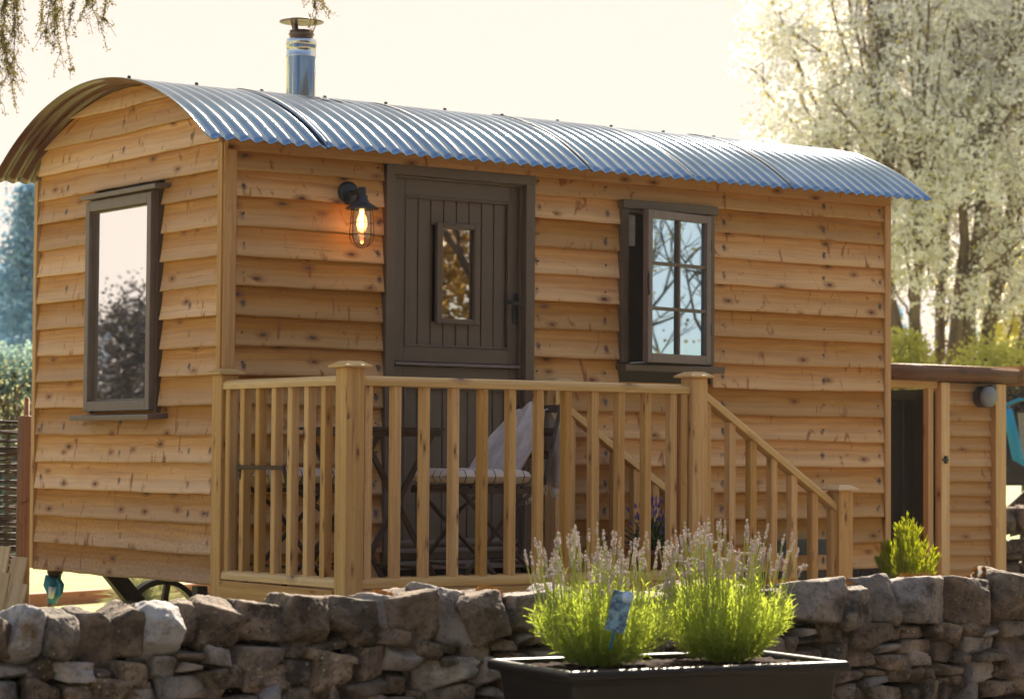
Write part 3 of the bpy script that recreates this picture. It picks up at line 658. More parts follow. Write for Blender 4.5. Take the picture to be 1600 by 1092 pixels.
# ---- wall lamp
lp = empty('wall_lamp', (.686, 0, 1.885)); tag(lp, 'lit caged wall lamp beside the brown stable door', 'lamp')
mb = MB(); mb.lathe((.686, -.008, 1.885), [(0, -.012), (.045, -.012), (.055, -.004), (.057, .014)], 32, axis=(0, 1, 0)); mb.build('back_plate', M['lampmetal'], lp)
ay = -.125; ax = onp(565.5, 350, 1, ay).x
mb = MB(); mb.tube([(.686, -.01, 1.883), (.686, -.06, 1.883), (ax, -.115, 1.893), (ax, ay, 1.893), (ax, ay, 1.865)], [.017, .014, .014, .018, .018], 12)
mb.lathe((ax, ay, 0), [(.0, 1.905), (.018, 1.903), (.019, 1.88), (.017, 1.876), (.017, 1.868), (.027, 1.864), (.027, 1.845), (.033, 1.838), (.033, 1.832), (.05, 1.822), (.078, 1.804), (.080, 1.797), (.05, 1.806), (.0, 1.82)], 32); mb.build('lamp_hood', M['lampmetal'], lp)
mb = MB(); mb.lathe((ax, ay, 0), [(.040, 1.808), (.045, 1.78), (.048, 1.72), (.046, 1.665), (.036, 1.635), (.02, 1.622), (0, 1.618)], 28); mb.build('glass_jar', M['jar'], lp)
mb = MB(); mb.lathe((ax, ay, 0), [(.012, 1.80), (.014, 1.775), (.024, 1.745), (.025, 1.72), (.018, 1.695), (0, 1.684)], 20); mb.build('bulb', M['bulb'], lp)
mb = MB()
for k in range(4):
    a = k * math.pi / 2; mb.tube([(ax + .007 * math.cos(a), ay + .007 * math.sin(a), 1.79), (ax + .009 * math.cos(a + .5), ay + .009 * math.sin(a + .5), 1.71)], .0022, 6)
mb.build('filament', M['filament'], lp)
mb = MB()
for k in range(6):
    a = k * math.pi / 3 + .2; c, s = math.cos(a), math.sin(a)
    mb.tube([(ax + c * r, ay + s * r, z) for r, z in ((.050, 1.81), (.056, 1.76), (.060, 1.70), (.061, 1.665), (.052, 1.638), (.03, 1.618), (.004, 1.610))], .0021, 6)
for r, z in ((.0585, 1.73), (.062, 1.675)):
    mb.tube([(ax + r * math.cos(a), ay + r * math.sin(a), z) for a in np.linspace(0, 2 * math.pi, 33)], .0021, 6, cap=False)
mb.build('wire_cage', M['wire'], lp)
pl_ = bpy.data.lights.new('bulb_light', 'POINT'); pl_.energy = .38; pl_.color = (1, .50, .18); pl_.shadow_soft_size = .02
po = bpy.data.objects.new('bulb_light', pl_); S.collection.objects.link(po); po.parent = lp; po.location = Vector((ax, ay, 1.735)) - lp.location

# ================================================================= DECK
DZ = .025
dk = empty('timber_deck', (1.0, -.65, GZ)); tag(dk, 'pale pine deck with baluster railings and steps along the hut side', 'deck')
mb = MB()
for i in range(9):
    y = -.02 - (i + .5) * .128; mb.box((.96, y, DZ - .014), (1.98, .122, .028), grain=0)
mb.build('deck_boards', M['trim'], dk, bevel=.003)
mb = MB(); mb.box((-.044, -.60, -.014), (.022, 1.0, .09), grain=1); mb.box((.95, -1.186, -.014), (1.80, .022, .09), grain=0); mb.build('fascia', M['deck'], dk, bevel=.003)
def newel(x, y, z0, z1, w=.092, cap=True, d=None):
    d = d or w
    mb = MB(); mb.box((x, y, (z0 + z1) / 2), (w, d, z1 - z0), grain=2); p = mb.build('newel_post', M['deck'], dk, bevel=.004)
    if cap:
        e = .024; a, b = w / 2 + e, d / 2 + e; z = z1
        mb = MB(); mb.add([(x - a, y - b, z), (x + a, y - b, z), (x + a, y + b, z), (x - a, y + b, z), (x - a, y - b, z + .009), (x + a, y - b, z + .009), (x + a, y + b, z + .009), (x - a, y + b, z + .009), (x - a + .035, y - b + .035, z + .028), (x + a - .035, y - b + .035, z + .028), (x + a - .035, y + b - .035, z + .028), (x - a + .035, y + b - .035, z + .028)],
            [(0, 3, 2, 1), (0, 1, 5, 4), (1, 2, 6, 5), (2, 3, 7, 6), (3, 0, 4, 7), (4, 5, 9, 8), (5, 6, 10, 9), (6, 7, 11, 10), (7, 4, 8, 11), (8, 9, 10, 11)],
            [[(q * .07, q2 * .07) for q, q2 in ((0, 0), (1, 0), (1, .5), (0, .5))]] * 10)
        mb.build('post_cap', M['rail'], p, loc=dk.location)
    return p
newel(-.004, -.046, GZ, .985); newel(-.004, -1.154, GZ, .992); newel(1.915, -1.154, GZ, .992); newel(1.905, -.075, GZ, .985)
newel(2.852, -1.154, GZ, .455, d=.09); newel(2.862, -.075, GZ, .455)
def rail(a, b, w, h, name='handrail'):
    """rounded rail"""
    mb = MB(); a, b = Vector(a), Vector(b); d = (b - a).normalized(); side = Vector((0, 0, 1)).cross(d).normalized(); up = d.cross(side)
    prof = [(-w / 2, -h / 2), (w / 2, -h / 2), (w / 2, 0), (w * .42, h * .32), (w * .2, h * .5), (-w * .2, h * .5), (-w * .42, h * .32), (-w / 2, 0)]
    vs = [a + side * x + up * y for x, y in prof] + [b + side * x + up * y for x, y in prof]; n = 8; l = (b - a).length; ou, ov = random.random() * 50, random.random() * 50
    fs = [(i, (i + 1) % n, n + (i + 1) % n, n + i) for i in range(n)] + [tuple(range(n))[::-1], tuple(range(n, 2 * n))]
    uvs = [[(ou, ov + i * .012), (ou, ov + i * .012 + .012), (ou + l, ov + i * .012 + .012), (ou + l, ov + i * .012)] for i in range(n)] + [[(ou, ov)] * n] * 2
    mb.add(vs, fs, uvs); return mb.build(name, M['rail'], dk, bevel=.003)
def baluster(x, y, z0, z1, w=.041):
    mb = MB(); mb.box((x, y, (z0 + z1) / 2), (w, w, z1 - z0), grain=2); mb.build('baluster', M['deck'], dk, bevel=.0045)
RZ = .936
rail((-.012, -.085, RZ), (-.012, -1.11, RZ), .062, .044); rail((-.012, -.09, .057), (-.012, -1.11, .063), .062, .044, 'bottom_rail')
rail((.042, -1.154, RZ), (1.869, -1.154, RZ), .062, .044); rail((.042, -1.154, .062), (1.869, -1.154, .062), .062, .044, 'bottom_rail')
for px in (351, 374, 398, 423, 448, 474, 500): baluster(-.012, onp(px, 700, 0, -.0325).y - .0205, .072, RZ - .015)
for xc in [.08] + [onp(px, 700, 1, -1.134).x + .0205 for px in (607, 652, 698, 743, 787, 830.5, 874, 916.5, 957.5, 999, 1039)] + [1.842]: baluster(xc, -1.154, .072, RZ - .015)
for y, q1, q2 in ((-1.154, onp(1110, 612, 1, -1.185), onp(1311, 783, 1, -1.185)), (-.075, onp(893, 632, 1, -.105), onp(1040, 752, 1, -.105))):
    sl_ = (q2.z - q1.z) / (q2.x - q1.x)
    def zr(x): return q1.z + sl_ * (x - q1.x) - .030
    rail((1.955, y, zr(1.955)), (2.815, y, zr(2.815)), .062, .042)
    rail((1.955, y, zr(1.955) - .86), (2.815, y, zr(2.815) - .86), .055, .038, 'bottom_rail')
    mb = MB(); mb.beam((1.955, y + .03, zr(1.955) - .95), (2.9, y + .03, zr(2.9) - .93), .03, .13); mb.build('stringer', M['trim'], dk, bevel=.003)
    for x in [1.985] + [onp(px, 800, 1, -1.134).x + .0205 for px in (1131, 1164, 1196.5, 1228, 1260.5, 1291)]: baluster(x, y, zr(x) - .86, zr(x) - .02)
for i, (x, z) in enumerate(((2.08, -.12), (2.34, -.26), (2.60, -.40))):
    mb = MB(); mb.box((x, -.61, z), (.25, 1.04, .032), grain=1); mb.build('step_tread', M['trim'], dk, bevel=.003)

# ---- bistro set on the deck
xr = onp(697, 671, 1, -.85).x; xl = onp(466, 671, 1, -.35).x
tcx = (xr + xl) / 2; hw = (xr - xl) / 2
TZ = .735; tb = empty('bistro_table', (tcx, -.60, DZ)); tag(tb, 'folding slatted bistro table on the deck in front of the door', 'table')
mb = MB()
for i in range(7): mb.box((tcx, -.85 + .036 + i * .0715, TZ), (2 * hw, .06, .014), grain=0)
mb.build('table_top', M['rust'], tb)
mb = MB(); 
for y in (-.82, -.38): mb.box((tcx, y, TZ - .02), (2 * hw - .03, .02, .025))
for x in (tcx - hw + .03, tcx + hw - .03): mb.box((x, -.60, TZ - .02), (.02, .42, .025))
mb.build('apron', M['rust'], tb)
for y in (-.83, -.37):
    mb = MB(); mb.beam((tcx - hw + .05, y, TZ - .03), (tcx + hw - .03, y, DZ + .01), .02, .022); mb.build('leg', M['rust'], tb)
    mb = MB(); mb.beam((tcx + hw - .05, y + .025, TZ - .03), (tcx - hw + .03, y + .025, DZ + .01), .02, .022); mb.build('leg', M['rust'], tb)
for xx in (tcx - hw + .06, tcx + hw - .06):
    mb = MB(); mb.beam((xx, -.82, .1), (xx, -.36, .1), .015, .015); mb.build('stretcher', M['rust'], tb)
def folding_chair(x0, x1, yc, face, label, top=.86):
    """seat from x0 to x1; the back stands at x1 if face=-1 (sitter looks towards -x)"""
    cxx = (x0 + x1) / 2; ch = empty('folding_chair', (cxx, yc, DZ)); tag(ch, label, 'chair', 'folding chairs on the deck')
    w = (x1 - x0) / 2; sz = .47; b = -face; zb = DZ
    mb = MB()
    for i in range(6): mb.box((x0 + .035 + i * (2 * w - .07) / 5, yc, sz), (.055, .40, .012), grain=1)
    mb.box((cxx, yc - .19, sz - .018), (2 * w, .018, .024)); mb.box((cxx, yc + .19, sz - .018), (2 * w, .018, .024)); mb.build('seat', M['rust'], ch)
    for s in (-1, 1):
        y = yc + s * .205
        mb = MB(); mb.tube([(cxx - b * (w - .01), y, zb), (cxx + b * w * .35, y, .36), (cxx + b * (w + .06), y, sz + .02), (cxx + b * (w + .06 + (top - sz) * .235), y, top)], .011, 8); mb.build('back_post', M['rust'], ch)
        mb = MB(); mb.tube([(cxx + b * (w + .06), y - s * .03, zb), (cxx - b * (w * .4), y - s * .03, .36), (cxx - b * (w - .03), y - s * .03, sz - .02)], .011, 8); mb.build('leg', M['rust'], ch)
    for z in ((top - .24, top - .13, top - .02) if top > .8 else (top - .01,)):
        mb = MB(); xx = cxx + b * (w + .06 + (z - sz) * .235); mb.box((xx, yc, z), (.012, .40, .035 if top > .8 else .018), Matrix.Rotation(R(13 * b), 3, 'Y')); mb.build('back_slat', M['rust'], ch)
    for xx in (cxx + b * (w + .02), cxx - b * (w - .05)):
        mb = MB(); mb.beam((xx, yc - .18, .11), (xx, yc + .18, .11), .014, .014); mb.build('stretcher', M['rust'], ch)
    return ch
def cushion(x0, x1, yc, z, label):
    nx, ny = 22, 22; vs = []; hx, hy = (x1 - x0) / 2, .21; cx_ = (x0 + x1) / 2
    for sgn in (1, -1):
        for j in range(ny + 1):
            for i in range(nx + 1):
                u, v = i / nx * 2 - 1, j / ny * 2 - 1; e = (max(0, 1 - abs(u) ** 6) * max(0, 1 - abs(v) ** 6)) ** .35
                tuft = sum(math.exp(-((u - a) ** 2 + (v - b) ** 2) * 30) for a in (-.4, .4) for b in (-.4, .4)) * .008
                zz = sgn * (e * .038 - (tuft if sgn > 0 else 0)); pinch = 1 - .02 * (1 - e)
                vs.append((cx_ + u * hx * pinch, yc + v * hy * pinch, z + zz + noise.noise(Vector((u * 2, v * 2, sgn))) * .004))
    n = (nx + 1) * (ny + 1); F = []
    for j in range(ny):
        for i in range(nx):
            a = j * (nx + 1) + i; F.append((a, a + 1, a + nx + 2, a + nx + 1)); F.append((n + a, n + a + nx + 1, n + a + nx + 2, n + a + 1))
    o = raw_mesh('seat_cushion', vs, F, M['cushion'], smooth=True, off=(cx_, yc, z)); tag(o, label, 'cushion', 'checked cushions'); return o
cR = (onp(672, 745, 1, -.60).x, onp(792, 745, 1, -.60).x)
folding_chair(cR[0] + .01, cR[1], -.62, -1, 'folding chair nearer the steps with a blanket over its back')
cushion(cR[0] - .005, cR[1] + .0, -.62, .518, 'checked cushion on the chair nearer the steps')
cL = (onp(425, 745, 1, -.45).x, onp(545, 745, 1, -.45).x)
folding_chair(cL[0] + .02, cL[1], -.45, 1, 'folding chair at the gable end of the deck with bare back', .565)
cushion(cL[0], cL[1] + .0, -.45, .518, 'checked cushion on the chair at the gable end')
# blanket draped over the chair back
bx = cR[1] + .135; vs = []; F = []; uvs = []; nu, nv = 40, 36
for j in range(nv + 1):
    t_ = j / nv * 2 - 1                       # -1 seat side bottom, +1 outer side bottom
    for i in range(nu + 1):
        u = i / nu * 2 - 1; pt_top = .875 - .03 * abs(u)
        wd = .165 * (1 - .35 * math.exp(-(t_ * 3) ** 2)) * (1 + .1 * abs(t_))
        fold = math.sin(u * 5.5 + t_ * 2.5 + .6) * .030 * min(1, abs(t_) * 2.0) + math.sin(u * 13 + 2 + 3 * t_) * .008 * abs(t_)
        if t_ < 0:
            s_ = -t_; x = bx - .015 - s_ * .21 - .03 * s_ * u + fold; z = pt_top - .33 * s_ ** 1.1
        else:
            s_ = t_; x = bx + .02 + .055 * math.sin(s_ * 2.4) + fold; z = pt_top - .40 * s_ - .02 * u * s_
        z += .012 * math.exp(-(t_ * 5) ** 2) * math.cos(u * 5)
        vs.append((x, -.62 + u * wd + .01 * math.sin(t_ * 4 + u), z))
mbk = MB()
for j in range(nv):
    for i in range(nu):
        a = j * (nu + 1) + i; F.append((a, a + 1, a + nu + 2, a + nu + 1)); uvs.append([(i / nu * 3, j / nv), ((i + 1) / nu * 3, j / nv), ((i + 1) / nu * 3, (j + 1) / nv), (i / nu * 3, (j + 1) / nv)])
mbk.add(vs, F, uvs, None, True)
bl = empty('blanket', (bx, -.62, .85)); tag(bl, 'fringed grey and brown blanket draped over a chair back on the deck', 'blanket')
o = mbk.build('cloth', M['blanket'], bl); so = o.modifiers.new('s', 'SOLIDIFY'); so.thickness = .008
mb = MB()
for i in range(0, nu + 1, 1):
    p = Vector(vs[nv * (nu + 1) + i]); mb.tube([p, p + Vector((random.uniform(-.006, .006), 0, -.022)), p + Vector((random.uniform(-.012, .012), 0, -.05))], [.0025, .002, .0015], 4)
mb.build('fringe', M['white'], bl)

# ---- potted lavender by the steps, dark trough on the wall
def blades(n, fn, width, seg=3):
    """narrow curved blades: fn(k)->(p0, dir, length, bend) arrays"""
    V = []; F = []; C = []
    for k in range(n):
        p, d, ln, bend, wd, c = fn(k)
        side = d.cross(Vector((random.gauss(0, 1), random.gauss(0, 1), random.gauss(0, 1)))).normalized()
        b = len(V)
        for s in range(seg + 1):
            t = s / seg; q = p + d * (ln * t) + bend * (t * t); ww = wd * (1 - t * t * .85) * (.55 + .45 * min(1, t * 3))
            V.append(q - side * ww); V.append(q + side * ww); C += [(c, t, 0, 1)] * 2
        for s in range(seg): F.append((b + 2 * s, b + 2 * s + 1, b + 2 * s + 3, b + 2 * s + 2))
    return V, F, C
ptp = onp(1022, 830, 1, -.42); pp = Vector((ptp.x, -.42, 0))
pot = empty('flower_pot', (pp.x, pp.y, -.10)); tag(pot, 'terracotta pot of purple lavender on the steps behind the railing', 'plant pot')
mb = MB(); mb.lathe((pp.x, pp.y, 0), [(0, -.104), (.085, -.104), (.115, .11), (.13, .112), (.13, .15), (.115, .15), (.11, .12), (0, .12)], 28); mb.build('pot', M['terracotta'], pot)
def fn(k):
    a = random.random() * 6.28; el = random.uniform(.3, 1.5); d = Vector((math.cos(a) * math.cos(el), math.sin(a) * math.cos(el), math.sin(el)))
    return Vector((pp.x, pp.y, .12)) + d * random.uniform(.02, .17), (d + Vector((random.gauss(0, .4), random.gauss(0, .4), .2))).normalized(), random.uniform(.03, .07), Vector((0, 0, -.01)), .004, random.random()
V, F, C = blades(900, fn, 0); raw_mesh('foliage', V, F, M['potleaf'], pot, C, off=pot.location)
def fn(k):
    a = random.random() * 6.28; r = random.uniform(0, .14); return Vector((pp.x + math.cos(a) * r, pp.y + math.sin(a) * r, random.uniform(.22, .40))), Vector((random.gauss(0, .2), random.gauss(0, .2), 1)).normalized(), .03, Vector((0, 0, 0)), .008, random.random()
V, F, C = blades(90, fn, 0); raw_mesh('flowers', V, F, M['lavflower_d'], pot, C, off=pot.location)
ta, tbp = onp(1204, 851, 1, -.06), onp(1285, 851, 1, -.06)
tr = empty('wall_trough', ((ta.x + tbp.x) / 2, -.06, .10)); tag(tr, 'narrow dark metal trough fixed low on the hut wall behind the steps', 'trough')
mb = MB(); L0, L1 = ta.x, tbp.x; mb.add([(L0, -.12, .165), (L1, -.12, .165), (L1, -.02, .165), (L0, -.02, .165), (L0 + .01, -.11, .085), (L1 - .01, -.11, .085), (L1 - .01, -.02, .085), (L0 + .01, -.02, .085)], [(0, 1, 5, 4), (1, 2, 6, 5), (2, 3, 7, 6), (3, 0, 4, 7), (4, 5, 6, 7)]); o = mb.build('trough_body', M['slate'], tr, bevel=.004)
mb = MB(); mb.box(((L0 + L1) / 2, -.12, .166), (L1 - L0 + .01, .012, .014)); mb.build('trough_rim', M['slate'], tr, bevel=.003)

# ================================================================= STONE WALL
A = at(150, 1040, 8.15); WT = Vector((.9948, -.1015, 0)).normalized(); WN = Vector((.1015, .9948, 0)).normalized()
def wallpt(x, y):
    d = ray(x, y); t = (A - CAM).dot(WN) / d.dot(WN); p = CAM + d * t; return (p - A).dot(WT), p.z
import bmesh
def ico(sub):
    bm = bmesh.new(); bmesh.ops.create_icosphere(bm, subdivisions=sub, radius=1)
    V = np.array([v.co[:] for v in bm.verts]); F = np.array([[v.index for v in f.verts] for f in bm.faces]); bm.free(); return V, F
ICO = {k: ico(k) for k in (2, 3, 4, 5)}
rng = np.random.default_rng(11)
def rock(c, h, sub=4, jit=.22, extra=9, rough=1.0, lean=0, ax=(WT, WN, Vector((0, 0, 1)))):
    """star-shaped rock: intersection of jittered planes, softened, with fractal displacement"""
    D, F = ICO[sub]; h = np.array(h)
    pl = []
    for a in range(3):
        for s in (-1, 1):
            n = np.zeros(3); n[a] = s; n += rng.normal(0, jit, 3) * .6; n /= np.linalg.norm(n); pl.append((n, h[a] * rng.uniform(.9, 1.05)))
    for _ in range(extra):
        n = rng.normal(size=3); n /= np.linalg.norm(n); sup = np.abs(n * h).sum(); pl.append((n, sup * rng.uniform(.56, .82)))
    # work in box-normalised directions for even sampling
    Dn = D * h; Dn = Dn / np.linalg.norm(Dn, axis=1)[:, None]
    r = np.full(len(Dn), 1e9)
    inv = []
    for n, d in pl:
        q = Dn @ n; inv.append(np.where(q > 1e-3, q / d, 0))
    inv = np.array(inv); pw = 48.0; r = 1 / (np.power((inv ** pw).sum(0), 1 / pw))
    P = Dn * r[:, None]
    off = rng.uniform(-50, 50, 3); sz = float(h.min())
    out = np.empty_like(P)
    for i, p in enumerate(P):
        q = Vector(p / sz * .9 + off); n1 = noise.fractal(q, .9, 2.1, 5); q2 = Vector(p / sz * 3.5 + off); n2 = abs(noise.noise(q2))
        out[i] = p + Dn[i] * (n1 * .11 + (n2 - .2) * .08 + noise.fractal(Vector(p / sz * 5 + off), .7, 2.2, 3) * .035) * sz * rough
    if lean:
        c_, s_ = math.cos(lean), math.sin(lean); x = out[:, 0] * c_ + out[:, 2] * s_; z = -out[:, 0] * s_ + out[:, 2] * c_; out[:, 0] = x; out[:, 2] = z
    B = np.array([ax[0][:], ax[1][:], ax[2][:]])
    return out @ B + np.array(c[:]), F
wall = empty('dry_stone_wall', (A.x + WT.x * 1.5, A.y + WT.y * 1.5, GZ)); tag(wall, 'low mossy dry stone wall with upright coping stones across the foreground', 'wall')
COPE = [(-40, -15, 955, 1045, 0, .3, 0), (-14, 34, 958, 1042, .1, .35, 0), (26, 84, 943, 1042, .25, .6, .9), (70, 136, 942, 1044, .12, .35, .15), (112, 198, 942, 1046, .1, .35, .1), (176, 238, 934, 1038, .12, .3, 0), (222, 292, 929, 1032, .1, .65, .9), (278, 339, 932, 1022, -.05, .55, 0), (322, 400, 931, 1017, .1, .35, 0),
    (378, 480, 922, 1006, .12, .5, 0), (444, 528, 917, 1008, .08, .4, 0), (518, 604, 926, 990, 0, .35, 0), (596, 640, 918, 985, .05, .55, .35), (606, 686, 922, 1014, 0, .55, 0), (672, 741, 910, 1012, .02, .7, .35), (734, 806, 907, 1006, .03, .5, .0), (792, 862, 920, 988, .05, .7, .25),
    (850, 930, 915, 1000, .05, .5, .3), (925, 1000, 918, 1000, 0, .5, 0), (995, 1075, 912, 995, -.05, .5, .3), (1070, 1150, 905, 995, .05, .5, 0), (1145, 1212, 905, 992, 0, .5, .2),
    (1196, 1248, 900, 996, -.05, .35, .0), (1238, 1326, 899, 982, .04, .55, .2), (1312, 1370, 902, 986, -.04, .6, .15), (1358, 1420, 900, 980, 0, .35, .25), (1402, 1502, 892, 978, .1, .6, .3), (1486, 1566, 893, 976, 0, .45, 0), (1552, 1624, 884, 972, -.05, .45, 0), (1615, 1690, 884, 968, 0, .5, 0), (-110, -38, 958, 1046, 0, .4, 0)]
def put_moss(parent, V, c, n, mat, size=.012, zmin=.5):
    zmaxi = V[:, 2].max(); zmini = V[:, 2].min(); cand = V[(V[:, 2] > zmini + (zmaxi - zmini) * zmin)]
    cc = cand[rng.integers(len(cand))]; d = np.linalg.norm(cand - cc, axis=1); cand = cand[d < .055]
    def fn(k):
        p = Vector(cand[rng.integers(len(cand))].tolist()); d = (p - Vector(c)).normalized(); d = (d + Vector(rng.normal(0, .5, 3).tolist())).normalized()
        return p + Vector(rng.normal(0, .004, 3).tolist()), d, random.uniform(.4, 1.3) * size, Vector((0, 0, .002)), .0022, random.random()
    Vb, Fb, Cb = blades(n, fn, 0, 1); raw_mesh('moss', Vb, Fb, mat, parent, Cb, off=wall.location)
for i, (x0, x1, y0, y1, lean, val, pale) in enumerate(COPE):
    s0, z1 = wallpt(x0, y0); s1, z0 = wallpt(x1, y1); s0b, _ = wallpt(x0, y1)
    hs = (s1 - s0) / 2; cs_ = (s0 + s1) / 2; z1 -= .026 + .03 * abs(lean); hz = (z1 - z0) / 2; cz = (z0 + z1) / 2
    hy = rng.uniform(.13, .18); c = A + WT * cs_ + WN * (hy - .01 + rng.uniform(-.03, .035)); c.z = cz
    V, F = rock(c, (hs * .99, hy, hz * 1.03), 5 if 0 < x1 < 1600 else 3, lean=lean, extra=15, jit=.24)
    cols = np.tile([rng.random(), val, pale * .9, 1], (len(V), 1))
    o = raw_mesh('coping_stone', V, F, M['stone'], wall, cols, smooth=False, off=wall.location)
    if i in (1, 12, 15, 23, 24, 26, 27, 28): put_moss(o, V, c, 900, M['mossy'], zmin=.8)
    elif i in (2, 3, 4, 5): put_moss(o, V, c, 260, M['mossy'] if i in (2, 3) else M['moss_d'], zmin=.45)
# walling below the coping: irregular courses
allV = []; allF = []; allC = []; nb = 0
sA, _ = wallpt(-130, 1040); sB, _ = wallpt(1700, 1000)
def cope_base(s):                       # height of the top of the walling under the coping
    return float(np.interp(s, CBX, CBZ)) + .008
CB = sorted((wallpt((c_[0] + c_[1]) / 2, c_[3])) for c_ in COPE); CBX = [q[0] for q in CB]; CBZ = [q[1] for q in CB]
ztop_off = 0
for course in range(6):
    hgt = (.062, .10, .075, .095, .09, .1)[course]; s = sA
    while s < sB:
        wd = rng.uniform(.06, .15) if rng.random() > .22 else rng.uniform(.15, .23); hh = hgt * rng.uniform(.72, 1.12)
        zc = cope_base(s) - ztop_off - hgt / 2 + rng.uniform(-.008, .008)
        split = rng.random() < .25 and wd < .18
        for part in ((0, .5), (.5, 1)) if split else ((0, 1),):
            ph = hh * (part[1] - part[0]); pz = zc + hh / 2 - hh * (part[0] + part[1]) / 2
            c = A + WT * (s + wd / 2) + WN * (.05 + .07 + rng.uniform(-.022, .02)); c.z = pz
            V, F = rock(c, (wd / 2 * 1.05, .12, ph / 2 * 1.06), 4 if course < 2 else 3, extra=6, lean=rng.uniform(-.12, .12), jit=.2)
            allV.append(V); allF.append(F + nb); nb += len(V); allC.append(np.tile([rng.random(), rng.uniform(.35, 1.2), max(0, rng.uniform(-.9, .5)), 1], (len(V), 1)))
        s += wd * .97
    ztop_off += hgt * .95
raw_mesh('walling', np.concatenate(allV), np.concatenate(allF), M['stone'], wall, np.concatenate(allC), smooth=True, off=wall.location)
mb = MB(); cmid = A + WT * ((sA + sB) / 2) + WN * .22; cmid = cmid + WN * .02; mb.box((cmid.x, cmid.y, (GZ + .0) / 2), (sB - sA + 1, .14, .0 - GZ), Matrix((WT, WN, Vector((0, 0, 1)))).transposed()); mb.build('wall_core', M['dark'], wall)

# ================================================================= PLANTER + LAVENDER
FL = at(888, 1049, 8.00); PT = Vector((.991, -.134, 0)).normalized(); PN = Vector((.134, .991, 0)).normalized()
# solve length so that the front right corner lands at photo x = 1328
d = ray(1328, 1029); tt = (FL - CAM).dot(PN) / d.dot(PN); PL = (CAM + d * tt - FL).dot(PT); PW = .56; PZ = FL.z
plc = FL + PT * PL / 2 + PN * PW / 2
pln = empty('planter', (plc.x, plc.y, GZ)); tag(pln, 'long dark brown trough planter standing in front of the stone wall', 'planter')
def prect(inset, z): return [FL + PT * a + PN * b + Vector((0, 0, z - FL.z)) for a, b in ((inset, inset), (PL - inset, inset), (PL - inset, PW - inset), (inset, PW - inset))]
mb = MB(); rings = [prect(.075, GZ + .005), prect(.03, PZ - .055), prect(.022, PZ - .03)]
vs = sum(rings, []); mb.add(vs, [(r * 4 + k, r * 4 + (k + 1) % 4, r * 4 + 4 + (k + 1) % 4, r * 4 + 4 + k) for r in range(2) for k in range(4)] + [(3, 2, 1, 0)]); mb.build('planter_body', M['plastic_dark'], pln, bevel=.012)
mb = MB(); rings = [prect(.022, PZ - .036), prect(-.002, PZ - .034), prect(-.004, PZ - .012), prect(.004, PZ - .001), prect(.022, PZ + .001), prect(.034, PZ - .008), prect(.04, PZ - .06)]
vs = sum(rings, []); mb.add(vs, [(r * 4 + k, r * 4 + (k + 1) % 4, r * 4 + 4 + (k + 1) % 4, r * 4 + 4 + k) for r in range(6) for k in range(4)], smooth=False); mb.build('planter_rim', M['plastic_dark'], pln, bevel=.006)
nx, ny = 90, 36; V = []
for j in range(ny + 1):
    for i in range(nx + 1):
        p = FL + PT * (.042 + (PL - .084) * i / nx) + PN * (.042 + (PW - .084) * j / ny); z = PZ - .020 + noise.fractal(Vector((p.x * 26, p.y * 26, 0)), .8, 2, 5) * .009; V.append((p.x, p.y, z))
F = [(j * (nx + 1) + i, j * (nx + 1) + i + 1, (j + 1) * (nx + 1) + i + 1, (j + 1) * (nx + 1) + i) for j in range(ny) for i in range(nx)]
tag(raw_mesh('soil', V, F, M['soil'], off=(plc.x, plc.y, PZ)), 'dark potting soil filling the long planter', 'soil', kind='stuff')

